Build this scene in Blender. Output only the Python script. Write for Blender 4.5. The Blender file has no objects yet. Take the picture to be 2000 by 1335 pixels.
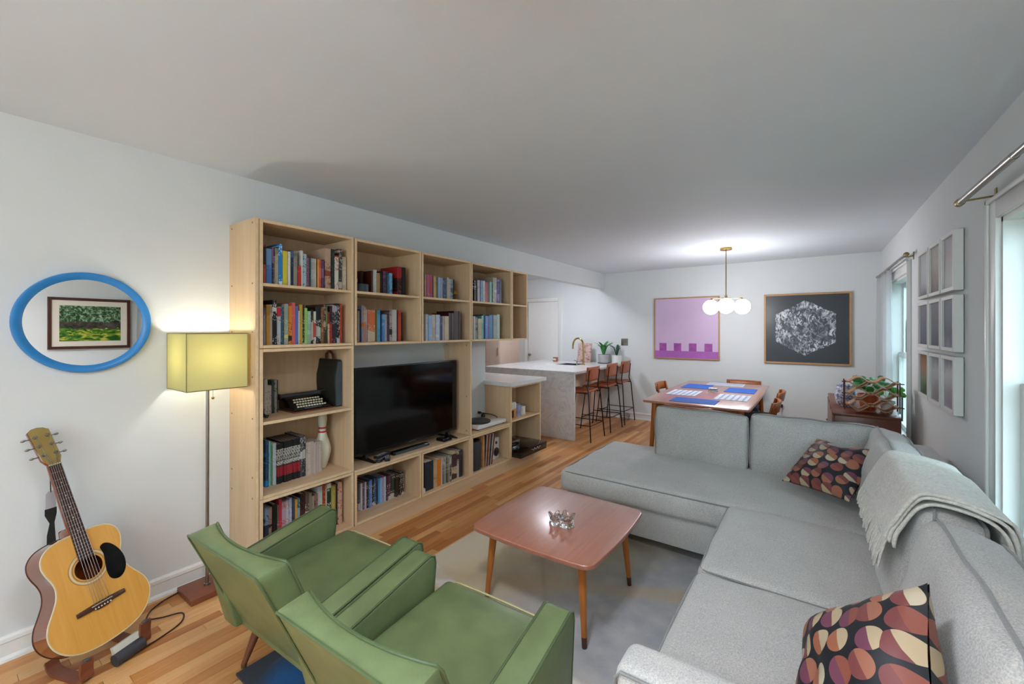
import bpy, bmesh, math, random
from mathutils import Vector, Matrix, noise

# ------------------------------------------------------------------ camera, world, exposure
S = bpy.context.scene
COL = S.collection
R = math.radians
cam_d = bpy.data.cameras.new('camera'); cam = bpy.data.objects.new('camera', cam_d); COL.objects.link(cam)
cam_d.sensor_width = 36.0; cam_d.lens = 823.56 / 2000 * 36.0; cam_d.shift_y = -23.5 / 2000
cam_d.clip_start = 0.02
cam.location = (0, 0, 1.4713); cam.rotation_euler = (R(90), 0, R(35.4255))
S.camera = cam
S.view_settings.view_transform = 'Standard'; S.view_settings.look = 'None'
S.view_settings.gamma = 1.0; S.view_settings.use_curve_mapping = False
S.view_settings.exposure = 1.64
W = bpy.data.worlds.new('overcast_sky'); S.world = W; W.use_nodes = True
W.node_tree.nodes['Background'].inputs[0].default_value = (0.70, 0.89, 1.0, 1)
W.node_tree.nodes['Background'].inputs[1].default_value = 2.1

XL, XR, YB, H = -2.936, 0.699, 6.879, 2.44      # left wall, window wall, far wall, ceiling

# ------------------------------------------------------------------ materials
def lin(c):
    if isinstance(c, str):
        c = [int(c[i:i+2], 16) / 255 for i in (0, 2, 4)]
    return tuple((x / 12.92 if x <= 0.04045 else ((x + 0.055) / 1.055) ** 2.4) for x in c)
MATS = {}
def newmat(name):
    m = bpy.data.materials.new(name); m.use_nodes = True
    nt = m.node_tree; b = nt.nodes['Principled BSDF']
    MATS[name] = m
    return m, nt, b
def setin(b, **k):
    for n, v in k.items():
        n = n.replace('_', ' ')
        if n in b.inputs: b.inputs[n].default_value = v
def coords(nt, kind='Object', scale=(1, 1, 1), rot=(0, 0, 0)):
    mp = nt.nodes.new('ShaderNodeMapping'); mp.inputs['Scale'].default_value = scale; mp.inputs['Rotation'].default_value = rot
    if kind == 'Position':
        g = nt.nodes.new('ShaderNodeNewGeometry'); nt.links.new(g.outputs['Position'], mp.inputs[0])
    else:
        t = nt.nodes.new('ShaderNodeTexCoord'); nt.links.new(t.outputs[kind], mp.inputs[0])
    return mp.outputs[0]
def nz(nt, vec, scale, detail=3, rough=.5, dist=0):
    n = nt.nodes.new('ShaderNodeTexNoise'); n.inputs['Scale'].default_value = scale
    n.inputs['Detail'].default_value = detail; n.inputs['Roughness'].default_value = rough; n.inputs['Distortion'].default_value = dist
    nt.links.new(vec, n.inputs['Vector']); return n.outputs['Fac']
def ramp(nt, fac, stops):
    r = nt.nodes.new('ShaderNodeValToRGB'); e = r.color_ramp.elements
    while len(e) < len(stops): e.new(.5)
    for i, (p, c) in enumerate(stops):
        e[i].position = p; e[i].color = (*c, 1) if len(c) == 3 else c
    nt.links.new(fac, r.inputs[0]); return r.outputs[0]
def mix(nt, fac, a, b, mode='MIX'):
    n = nt.nodes.new('ShaderNodeMix'); n.data_type = 'RGBA'; n.blend_type = mode
    for sock, v in ((n.inputs[0], fac), (n.inputs[6], a), (n.inputs[7], b)):
        if hasattr(v, 'node'): nt.links.new(v, sock)
        elif isinstance(v, (int, float)): sock.default_value = v
        else: sock.default_value = (*v, 1)
    return n.outputs[2]
def math_(nt, op, a, b=0.0, c=None):
    n = nt.nodes.new('ShaderNodeMath'); n.operation = op
    for i, v in enumerate((a, b) if c is None else (a, b, c)):
        if hasattr(v, 'node'): nt.links.new(v, n.inputs[i])
        else: n.inputs[i].default_value = v
    return n.outputs[0]
def bump(nt, b, h, strength=.2, dist=.01):
    n = nt.nodes.new('ShaderNodeBump'); n.inputs['Strength'].default_value = strength; n.inputs['Distance'].default_value = dist
    nt.links.new(h, n.inputs['Height']); nt.links.new(n.outputs[0], b.inputs['Normal'])
def plain(name, c, rough=.5, metal=0, var=.06, scale=14, bmp=0, bscale=120, kind='Object', **k):
    m, nt, b = newmat(name); c = lin(c)
    v = coords(nt, kind)
    f = nz(nt, v, scale, 4)
    lo = tuple(x * (1 - var) for x in c); hi = tuple(min(1, x * (1 + var)) for x in c)
    nt.links.new(ramp(nt, f, [(.3, lo), (.7, hi)]), b.inputs['Base Color'])
    b.inputs['Roughness'].default_value = rough; b.inputs['Metallic'].default_value = metal
    setin(b, **k)
    if bmp: bump(nt, b, nz(nt, v, bscale, 3), bmp, .004)
    return m
def wood(name, c0, c1, scale=(30, 30, 2.2), rough=.45, kind='Position', bmp=.05, knots=0, **k):
    m, nt, b = newmat(name)
    v = coords(nt, kind, scale)
    f = nz(nt, v, 1.0, 5, .6, .6)
    v2 = coords(nt, kind, tuple(s * .22 for s in scale)); f2 = nz(nt, v2, 1.0, 2)
    col = ramp(nt, f, [(.25, lin(c0)), (.75, lin(c1))])
    col = mix(nt, .35, col, ramp(nt, f2, [(.3, lin(c0)), (.7, lin(c1))]))
    nt.links.new(col, b.inputs['Base Color']); b.inputs['Roughness'].default_value = rough
    setin(b, **k)
    if bmp: bump(nt, b, f, bmp, .003)
    return m
def emit(name, c, strength):
    m, nt, b = newmat(name)
    setin(b, Base_Color=(*lin(c), 1), Emission_Color=(*lin(c), 1), Emission_Strength=strength, Roughness=.4)
    return m

plain('wall_paint', 'd6d9d8', .85, var=.012, scale=3, bmp=.12, bscale=45, kind='Position')
plain('ceiling_paint', 'd4dade', .8, var=.012, scale=2, bmp=.10, bscale=30, kind='Position')
plain('trim_white', 'e2e2de', .35, var=.01)
plain('white_satin', 'dcdcd8', .3, var=.01)
OAK = [('c08048', 'd8a66c'), ('ac6a32', 'c88c50'), ('c88e56', 'deb07a'), ('9c5c2c', 'bc7c42'), ('b87840', 'd0965a'), ('cc945a', 'daa66c')]
for i, (a, c) in enumerate(OAK):
    wood('oak_floor_%d' % i, a, c, (55, 2.6, 55), .32, bmp=.06)
wood('birch_ply', 'c6a37c', 'dcbf9a', (26, 26, 1.6), .5, bmp=.03)
wood('birch_ply_flat', 'c6a37c', 'dcbf9a', (26, 1.6, 26), .5, bmp=.03)
m, nt, b = newmat('ply_edge')
v = coords(nt, 'Position', (1, 1, 1)); f = nz(nt, v, 30, 2)
nt.links.new(ramp(nt, f, [(.3, lin('dcbc90')), (.7, lin('e6caa2'))]), b.inputs['Base Color']); b.inputs['Roughness'].default_value = .55
wood('teak_top', '9c5c46', 'b8785e', (60, 3, 60), .22, bmp=.0, Coat_Weight=1.0, Coat_Roughness=.33, Coat_IOR=1.8)
wood('teak_leg', 'a05a20', 'b87030', (40, 40, 4), .3)
wood('teak_chair', '8a4820', 'a86232', (40, 40, 5), .35, kind='Object')
wood('walnut', '5c3020', '74422c', (3, 40, 40), .3)
wood('walnut_board', '6c3a26', '844a32', (30, 4, 30), .35)
wood('frame_oak', 'a87a4c', 'be9060', (30, 30, 30), .45)
wood('rosewood_dark', '3c2018', '54301f', (40, 40, 4), .35, kind='Object')
wood('mahogany_side', '5c2408', '8c4416', (60, 60, 3), .12, kind='Object', Coat_Weight=.8, Coat_Roughness=.05)
wood('spruce_top', 'cf9440', 'dea856', (70, 3, 3), .18, kind='Object', bmp=.0, Coat_Weight=.6, Coat_Roughness=.08)
wood('kitchen_birch', 'd8bca8', 'e2cab8', (26, 26, 1.6), .5)
plain('black_plastic', '141414', .4, var=.05)
plain('black_gloss', '0a0a0c', .08, var=.02)
plain('screen_black', '050506', .09, var=.0)
plain('black_metal', '161616', .4, metal=.5, var=.05)
plain('black_paint', '111110', .25, var=.1)
plain('brass', 'b09050', .25, metal=1, var=.05)
plain('brushed_nickel', '9a958c', .28, metal=1, var=.06)
plain('steel', 'a8a8a8', .25, metal=1, var=.04)
plain('gold_paint', 'c08c2c', .3, metal=.8)
plain('dark_rubber', '3c3e42', .6)
plain('paper', 'd8d0c0', .8, var=.05, scale=200)
plain('white_ceramic', 'dcdcd8', .15, var=.02)
plain('concrete_pot', 'a8a4a8', .7, var=.1)
plain('terracotta', 'b4552c', .7, var=.12)
plain('soil', '3c2a20', .95, var=.3, scale=60)
plain('leaf_green', '2f7a34', .35, var=.25, scale=30)
plain('leaf_dark', '2c4a3c', .4, var=.25, scale=30)
plain('leaf_bright', '3ea02c', .35, var=.2, scale=30)
plain('green_vinyl', '66754d', .34, var=.16, scale=9, bmp=.12, bscale=160)
plain('piping_green', '4f5f3c', .35, var=.1)
plain('piping_pale', 'b0a878', .4, var=.1)
plain('blue_frame', '1f78c0', .35, var=.05)
plain('mirror_frame_blue', '2a80c4', .3, var=.06)
plain('placemat_blue', '2c5cb0', .8, var=.08, bmp=.3, bscale=400)
plain('placemat_white', 'c4ccd4', .8, var=.08, bmp=.3, bscale=400)
plain('seat_navy', '28384a', .6, var=.1)
plain('leather_tan', '9c5230', .35, var=.15, scale=12)
plain('leather_brown', '4c2014', .5, var=.15)
plain('case_black', '17170f', .6, var=.25, bmp=.2)
plain('case_blue', '3c4c54', .5, var=.15)
plain('key_cream', 'd4ccb0', .4)
plain('pin_white', 'd4d0b8', .3, var=.04)
plain('pin_red', 'b8242c', .3)
plain('cord_brown', '2c1810', .5)
plain('strap_black', '1c1e1a', .7)
plain('tag_grey', 'b0b0b8', .6)
plain('frame_white', 'dcdcd6', .45, var=.01)
plain('fence_grey', '647c80', .8, var=.2, scale=6)
plain('lawn', '4c6038', .95, var=.3, scale=20)
plain('brass_dull', '8c7a54', .35, metal=.8)
plain('plaster_white', 'd0d0cc', .6)
plain('cream_plastic', 'd0ccbc', .4)
plain('grey_speaker', '34343a', .6)

def fabric(name, a, b_, scale=240, weave=.35, fine=1):
    m, nt, b = newmat(name); v = coords(nt, 'Object')
    f = nz(nt, v, scale, 2, .7); f2 = nz(nt, v, 5, 3)
    col = ramp(nt, f, [(.32, lin(a)), (.68, lin(b_))])
    col = mix(nt, .18, col, ramp(nt, f2, [(.3, lin(a)), (.7, lin(b_))]))
    nt.links.new(col, b.inputs['Base Color']); b.inputs['Roughness'].default_value = .92
    setin(b, Sheen_Weight=.25, Sheen_Roughness=.5)
    bump(nt, b, f, weave, .004); return m
fabric('sofa_grey', '9a9995', 'ccc9c3', 230)
fabric('sofa_grey_back', '969591', 'c8c5bf', 230)
fabric('sofa_piping', '7a7a78','8a8a88', 200)
fabric('blanket_cream', 'b4b0a6', 'd4d0c6', 90, .6)
fabric('cushion_back', '54544f', '6c6c66', 200)

# printed throw pillow: rounded blobs in cream, rust and plum on navy
m, nt, b = newmat('pillow_print')
v = coords(nt, 'Object', (1, 1, 1))
vo = nt.nodes.new('ShaderNodeTexVoronoi'); vo.voronoi_dimensions = '2D'; vo.inputs['Scale'].default_value = 15.5; vo.inputs['Randomness'].default_value = .42
nt.links.new(v, vo.inputs['Vector'])
sep = nt.nodes.new('ShaderNodeSeparateColor'); nt.links.new(vo.outputs['Color'], sep.inputs[0])
blob = ramp(nt, sep.outputs[0], [(0, lin('96604a')), (.25, lin('b09c7c')), (.5, lin('84483a')), (.75, lin('b4a68c'))])
blob2 = ramp(nt, sep.outputs[1], [(0, lin('6c3a4c')), (.35, lin('985c42')), (.7, lin('743c3a'))])
for n in nt.nodes:
    if n.type == 'VALTORGB': n.color_ramp.interpolation = 'CONSTANT'
vs = nt.nodes.new('ShaderNodeVectorMath'); vs.operation = 'SUBTRACT'
nt.links.new(v, vs.inputs[0]); nt.links.new(vo.outputs['Position'], vs.inputs[1])
dt = nt.nodes.new('ShaderNodeVectorMath'); dt.operation = 'DOT_PRODUCT'; dt.inputs[1].default_value = (.4, .9, 0); nt.links.new(vs.outputs[0], dt.inputs[0])
half = math_(nt, 'GREATER_THAN', dt.outputs['Value'], 0.0)
bl = mix(nt, half, blob, blob2)
inside = math_(nt, 'LESS_THAN', vo.outputs['Distance'], .46)
nt.links.new(mix(nt, inside, lin('15181e'), bl), b.inputs['Base Color']); b.inputs['Roughness'].default_value = .6

# rug: washed grey, beige and ochre with a blue / charcoal corner (world placed design)
m, nt, b = newmat('rug_wool')
v = coords(nt, 'Position'); sx = nt.nodes.new('ShaderNodeSeparateXYZ'); nt.links.new(v, sx.inputs[0])
px, py = sx.outputs[0], sx.outputs[1]
n1 = nz(nt, v, 3.2, 4, .6, .5); n2 = nz(nt, v, 9, 4); pile = nz(nt, v, 420, 2)
def band(a, bb, c, w, soft=.06):           # soft mask where |a*x+b*y-c + wobble| < w
    d = math_(nt, 'ADD', math_(nt, 'MULTIPLY', px, a), math_(nt, 'MULTIPLY', py, bb))
    d = math_(nt, 'ADD', d, math_(nt, 'MULTIPLY', math_(nt, 'SUBTRACT', n1, .5), .22))
    d = math_(nt, 'ABSOLUTE', math_(nt, 'SUBTRACT', d, c))
    mr = nt.nodes.new('ShaderNodeMapRange'); mr.inputs[1].default_value = w; mr.inputs[2].default_value = w + soft
    mr.inputs[3].default_value = 1; mr.inputs[4].default_value = 0
    nt.links.new(d, mr.inputs[0]); return mr.outputs[0]
base = ramp(nt, n2, [(.3, lin('b0b2b6')), (.7, lin('cacac8'))])
base = mix(nt, band(1, 0, -2.1, .42, .25), base, lin('e2d6bc'))                 # beige at the left edge
base = mix(nt, math_(nt, 'MULTIPLY', band(1, -.5, -2.5, .16, .3), .5), base, lin('dcc690'))   # ochre wash
base = mix(nt, band(.0, 1, 1.15, .3, .2), base, lin('d0c6b6'))
base = mix(nt, band(.25, 1, 1.33, .05, .03), base, lin('ece6dc'))              # pale diagonal streak
base = mix(nt, math_(nt, 'MULTIPLY', band(-.5, 1, 2.72, .04, .06), .6), base, lin('d0bc98'))
base = mix(nt, math_(nt, 'MULTIPLY', band(1, 0, -1.45, .45, .1), band(0, 1, .8, .3, .1)), base, lin('1f5c94'))
base = mix(nt, math_(nt, 'MULTIPLY', band(1, .3, -1.72, .06, .1), band(0, 1, .75, .2, .05)), base, lin('3c3e46'))
base = mix(nt, math_(nt, 'MULTIPLY', pile, .22), base, lin('5c5a58'), 'MULTIPLY')
nt.links.new(base, b.inputs['Base Color']); b.inputs['Roughness'].default_value = .95
bump(nt, b, pile, .5, .006)

# quartz / marble worktop
m, nt, b = newmat('marble')
v = coords(nt, 'Position', (1, 1, 1)); f = nz(nt, v, 3.5, 6, .65, 1.6)
vein = math_(nt, 'ABSOLUTE', math_(nt, 'SUBTRACT', f, .5))
nt.links.new(ramp(nt, vein, [(0, lin('c2c2c3')), (.012, lin('d2d2d1')), (.05, lin('dadad8'))]), b.inputs['Base Color']); b.inputs['Roughness'].default_value = .18
plain('quartz_white', 'dcdcda', .2, var=.02)

# window glass: clear with a little reflection;  drinking glass
m, nt, b = newmat('pane_glass')
out = nt.nodes['Material Output']; tr = nt.nodes.new('ShaderNodeBsdfTransparent'); tr.inputs[0].default_value = (.93, .97, .98, 1)
gl = nt.nodes.new('ShaderNodeBsdfGlossy'); gl.inputs['Roughness'].default_value = .02
ms = nt.nodes.new('ShaderNodeMixShader'); ms.inputs[0].default_value = .06
nt.links.new(tr.outputs[0], ms.inputs[1]); nt.links.new(gl.outputs[0], ms.inputs[2]); nt.links.new(ms.outputs[0], out.inputs[0])
m, nt, b = newmat('clear_glass'); setin(b, Base_Color=(.96, .98, .98, 1), Roughness=.02, Transmission_Weight=1.0, IOR=1.48)
m, nt, b = newmat('mirror_silver'); setin(b, Base_Color=(.9, .9, .88, 1), Roughness=.01, Metallic=1.0)
# sheer cloth and lamp shade
def translucent(name, c, t, trans=.0):
    m, nt, b = newmat(name); out = nt.nodes['Material Output']; c = lin(c)
    d = nt.nodes.new('ShaderNodeBsdfDiffuse'); d.inputs[0].default_value = (*c, 1)
    v = coords(nt, 'Object'); f = nz(nt, v, 300, 2)
    tl = nt.nodes.new('ShaderNodeBsdfTranslucent')
    nt.links.new(ramp(nt, f, [(.2, tuple(x * .9 for x in c)), (.8, c)]), tl.inputs[0])
    ms = nt.nodes.new('ShaderNodeMixShader'); ms.inputs[0].default_value = t
    nt.links.new(d.outputs[0], ms.inputs[1]); nt.links.new(tl.outputs[0], ms.inputs[2]); o = ms.outputs[0]
    if trans:
        tp = nt.nodes.new('ShaderNodeBsdfTransparent'); m2 = nt.nodes.new('ShaderNodeMixShader'); m2.inputs[0].default_value = trans
        nt.links.new(o, m2.inputs[1]); nt.links.new(tp.outputs[0], m2.inputs[2]); o = m2.outputs[0]
    nt.links.new(o, out.inputs[0]); return m
translucent('sheer_white', 'e4e8e8', .55, .12)
translucent('shade_cloth', 'd8d29e', .40)
# bulbs
emit('bulb_warm', 'fffcf8', 32)
emit('globe_white', 'fbfaff', 16)
emit('kitchen_light', 'f0f3ff', 28)
emit('fill_globe_white', 'f4f7ff', 8)  # fill globes added behind the camera
emit('fill_flush', 'eef2ff', 25)  # added fill light above the camera
emit('bulb_amber', 'ffb860', 230)

# book cloth: colour from the object, lettering and bands in its second colour
m, nt, b = newmat('book_cover')
oi = nt.nodes.new('ShaderNodeObjectInfo'); at = nt.nodes.new('ShaderNodeAttribute'); at.attribute_type = 'OBJECT'; at.attribute_name = 'accent'
tc = nt.nodes.new('ShaderNodeTexCoord'); mp = nt.nodes.new('ShaderNodeMapping'); mp.inputs['Scale'].default_value = (0, 130, 75)
nt.links.new(tc.outputs['Object'], mp.inputs[0])
loc = nt.nodes.new('ShaderNodeVectorMath'); loc.operation = 'ADD'; nt.links.new(mp.outputs[0], loc.inputs[0]); nt.links.new(oi.outputs['Location'], loc.inputs[1])
n_ = nt.nodes.new('ShaderNodeTexNoise'); n_.inputs['Scale'].default_value = 1; n_.inputs['Detail'].default_value = 1; nt.links.new(loc.outputs[0], n_.inputs['Vector'])
big = nt.nodes.new('ShaderNodeTexNoise'); big.inputs['Scale'].default_value = 9; big.inputs['Detail'].default_value = 1
mp2 = nt.nodes.new('ShaderNodeMapping'); mp2.inputs['Scale'].default_value = (0, .2, 1); nt.links.new(tc.outputs['Object'], mp2.inputs[0])
loc2 = nt.nodes.new('ShaderNodeVectorMath'); loc2.operation = 'ADD'; nt.links.new(mp2.outputs[0], loc2.inputs[0]); nt.links.new(oi.outputs['Location'], loc2.inputs[1]); nt.links.new(loc2.outputs[0], big.inputs['Vector'])
letters = math_(nt, 'MULTIPLY', math_(nt, 'GREATER_THAN', n_.outputs['Fac'], .58), math_(nt, 'GREATER_THAN', big.outputs['Fac'], .47))
block = math_(nt, 'GREATER_THAN', big.outputs['Fac'], .62)
k = math_(nt, 'MAXIMUM', math_(nt, 'MULTIPLY', letters, .85), block)
nt.links.new(mix(nt, k, oi.outputs['Color'], at.outputs['Color']), b.inputs['Base Color']); b.inputs['Roughness'].default_value = .45
# numbered volumes: black spine, white title block, red band
m, nt, b = newmat('volume_spine')
tc = nt.nodes.new('ShaderNodeTexCoord'); sp = nt.nodes.new('ShaderNodeSeparateXYZ'); nt.links.new(tc.outputs['Object'], sp.inputs[0]); z = sp.outputs[2]
mp = nt.nodes.new('ShaderNodeMapping'); mp.inputs['Scale'].default_value = (0, 260, 90); nt.links.new(tc.outputs['Object'], mp.inputs[0])
n_ = nt.nodes.new('ShaderNodeTexNoise'); n_.inputs['Scale'].default_value = 1; n_.inputs['Detail'].default_value = 1
oi = nt.nodes.new('ShaderNodeObjectInfo'); loc = nt.nodes.new('ShaderNodeVectorMath'); loc.operation = 'ADD'; nt.links.new(mp.outputs[0], loc.inputs[0]); nt.links.new(oi.outputs['Location'], loc.inputs[1]); nt.links.new(loc.outputs[0], n_.inputs['Vector'])
ink = math_(nt, 'GREATER_THAN', n_.outputs['Fac'], .5)
up = math_(nt, 'MULTIPLY', math_(nt, 'GREATER_THAN', z, .115), math_(nt, 'LESS_THAN', z, .215))
dn = math_(nt, 'MULTIPLY', math_(nt, 'GREATER_THAN', z, .045), math_(nt, 'LESS_THAN', z, .108))
c1 = mix(nt, math_(nt, 'MULTIPLY', up, ink), lin('1c1c1e'), lin('c8c8c0'))
nt.links.new(mix(nt, math_(nt, 'MULTIPLY', dn, math_(nt, 'GREATER_THAN', n_.outputs['Fac'], .38)), c1, lin('9c2830')), b.inputs['Base Color']); b.inputs['Roughness'].default_value = .4

# ------------------------------------------------------------------ geometry helpers
class MB:
    def __init__(s, M=None):
        s.v = []; s.f = []; s.mi = []; s.M = M or Matrix.Identity(4)
    def add(s, vs, fs, mi=0):
        n = len(s.v); s.v += [s.M @ Vector(p) for p in vs]; s.f += [tuple(i + n for i in f) for f in fs]
        s.mi += [mi] * len(fs) if isinstance(mi, int) else list(mi); return s
    def box(s, x0, x1, y0, y1, z0, z1, mi=0):      # face order: -x +x -y +y -z +z
        vs = [(x, y, z) for x in (x0, x1) for y in (y0, y1) for z in (z0, z1)]
        return s.add(vs, [(0, 1, 3, 2), (4, 6, 7, 5), (0, 4, 5, 1), (2, 3, 7, 6), (0, 2, 6, 4), (1, 5, 7, 3)], mi)
    def cyl(s, p0, p1, r0, r1=None, n=16, cap=True, mi=0):
        p0, p1 = Vector(p0), Vector(p1); r1 = r0 if r1 is None else r1
        d = (p1 - p0).normalized(); a = d.orthogonal().normalized(); b = d.cross(a)
        vs = [p + (a * math.cos(2 * math.pi * i / n) + b * math.sin(2 * math.pi * i / n)) * r for p, r in ((p0, r0), (p1, r1)) for i in range(n)]
        fs = [(i, (i + 1) % n, n + (i + 1) % n, n + i) for i in range(n)]
        if cap: fs += [tuple(range(n - 1, -1, -1)), tuple(range(n, 2 * n))]
        return s.add(vs, fs, mi)
    def tube(s, pts, r, n=8, closed=False, mi=0):
        pts = [Vector(p) for p in pts]; N = len(pts); vs = []; prev = None
        for i, p in enumerate(pts):
            if closed: d = pts[(i + 1) % N] - pts[i - 1]
            else: d = pts[min(i + 1, N - 1)] - pts[max(i - 1, 0)]
            d.normalize()
            a = d.orthogonal().normalized() if prev is None else (prev - d * prev.dot(d)).normalized()
            prev = a; b = d.cross(a); rr = r[i] if isinstance(r, (list, tuple)) else r
            vs += [p + (a * math.cos(2 * math.pi * j / n) + b * math.sin(2 * math.pi * j / n)) * rr for j in range(n)]
        fs = []
        for i in range(N if closed else N - 1):
            k = (i + 1) % N
            fs += [(i * n + j, i * n + (j + 1) % n, k * n + (j + 1) % n, k * n + j) for j in range(n)]
        if not closed: fs += [tuple(range(n - 1, -1, -1)), tuple(range((N - 1) * n, N * n))]
        return s.add(vs, fs, mi)
    def lathe(s, prof, c=(0, 0, 0), n=24, mi=0, sx=1, sy=1, caps=True):   # prof: list of (r,z) bottom to top
        vs = []; fs = []
        for r, z in prof:
            vs += [(c[0] + sx * r * math.cos(2 * math.pi * i / n), c[1] + sy * r * math.sin(2 * math.pi * i / n), c[2] + z) for i in range(n)]
        for k in range(len(prof) - 1):
            fs += [(k * n + i, k * n + (i + 1) % n, (k + 1) * n + (i + 1) % n, (k + 1) * n + i) for i in range(n)]
        if caps and prof[0][0] > 1e-5: fs.append(tuple(range(n - 1, -1, -1)))
        if caps and prof[-1][0] > 1e-5: fs.append(tuple(range((len(prof) - 1) * n, len(prof) * n)))
        return s.add(vs, fs, mi)
    def prism(s, out, a, b, axis='z', mi=0):       # outline (p,q) swept along axis from a to b
        f = {'z': lambda p, q, t: (p, q, t), 'x': lambda p, q, t: (t, p, q), 'y': lambda p, q, t: (p, t, q)}[axis]
        n = len(out); vs = [f(p, q, a) for p, q in out] + [f(p, q, b) for p, q in out]
        fs = [(i, (i + 1) % n, n + (i + 1) % n, n + i) for i in range(n)] + [tuple(range(n - 1, -1, -1)), tuple(range(n, 2 * n))]
        return s.add(vs, fs, mi)
    def grid(s, fn, nu, nv, mi=0, closed_u=False):
        vs = [fn(i / nu, j / nv) for i in range(nu + 1) for j in range(nv + 1)]
        fs = [(i * (nv + 1) + j, (i + 1) * (nv + 1) + j, (i + 1) * (nv + 1) + j + 1, i * (nv + 1) + j + 1) for i in range(nu) for j in range(nv)]
        return s.add(vs, fs, mi)
    def sphere(s, c, r, n=16, mi=0):
        c = Vector(c); rr = r if isinstance(r, (tuple, list)) else (r, r, r)
        prof = [(math.sin(math.pi * k / (n // 2)), -math.cos(math.pi * k / (n // 2))) for k in range(n // 2 + 1)]
        vs = []; fs = []
        for q, z in prof: vs += [(c[0] + rr[0] * q * math.cos(2 * math.pi * i / n), c[1] + rr[1] * q * math.sin(2 * math.pi * i / n), c[2] + rr[2] * z) for i in range(n)]
        for k in range(len(prof) - 1): fs += [(k * n + i, k * n + (i + 1) % n, (k + 1) * n + (i + 1) % n, (k + 1) * n + i) for i in range(n)]
        return s.add(vs, fs, mi)
    def build(s, name, mats, parent=None, smooth=False, bevel=0, seg=2, local=False, loc=None, weld=True):
        """one mesh object; world coordinates unless local, an un-rotated parent's location is taken off"""
        off = Vector((0, 0, 0))
        if parent is not None and not local: off = WORLD.get(parent.name, Vector((0, 0, 0)))
        elif loc is not None: off = Vector(loc)
        me = bpy.data.meshes.new(name)
        me.from_pydata([tuple(p - off) for p in s.v], [], s.f)
        mats = [mats] if isinstance(mats, str) else mats
        for mm in mats: me.materials.append(MATS[mm])
        for p, k in zip(me.polygons, s.mi): p.material_index = k
        bm = bmesh.new(); bm.from_mesh(me)
        if weld: bmesh.ops.remove_doubles(bm, verts=bm.verts, dist=1e-5)
        bmesh.ops.recalc_face_normals(bm, faces=bm.faces)
        if bevel:
            es = [e for e in bm.edges if len(e.link_faces) == 2 and e.calc_face_angle(0) > .5]
            bmesh.ops.bevel(bm, geom=es, offset=bevel, segments=seg, profile=.5, affect='EDGES', clamp_overlap=True)
        bm.to_mesh(me); bm.free()
        if smooth or bevel:
            me.shade_smooth(); me.set_sharp_from_angle(angle=R(42))
        o = bpy.data.objects.new(name, me); COL.objects.link(o)
        if parent is not None: o.parent = parent
        if loc is not None and not local: o.location = loc
        WORLD[o.name] = Vector(loc) if loc is not None else (off.copy() if parent is not None else Vector((0, 0, 0)))
        return o
WORLD = {}
def tag(o, label=None, cat=None, group=None, kind=None):
    if label: o['label'] = label
    if cat: o['category'] = cat
    if group: o['group'] = group
    if kind: o['kind'] = kind
    return o
def thing(name, loc, label, cat, group=None, rz=0):
    o = bpy.data.objects.new(name, None); COL.objects.link(o); o.location = loc; o.rotation_euler = (0, 0, rz)
    o.empty_display_size = .1; WORLD[o.name] = Vector(loc)
    return tag(o, label, cat, group)
def copy_tree(o, loc=None, rz=None, parent=None, label=None):
    c = o.copy(); COL.objects.link(c)
    if parent is not None: c.parent = parent
    if loc is not None: c.location = loc; WORLD[c.name] = Vector(loc)
    if rz is not None: c.rotation_euler = (0, 0, rz)
    if label: c['label'] = label
    for ch in list(o.children): copy_tree(ch, parent=c)
    return c
def struct(o): o['kind'] = 'structure'; return o

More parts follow.
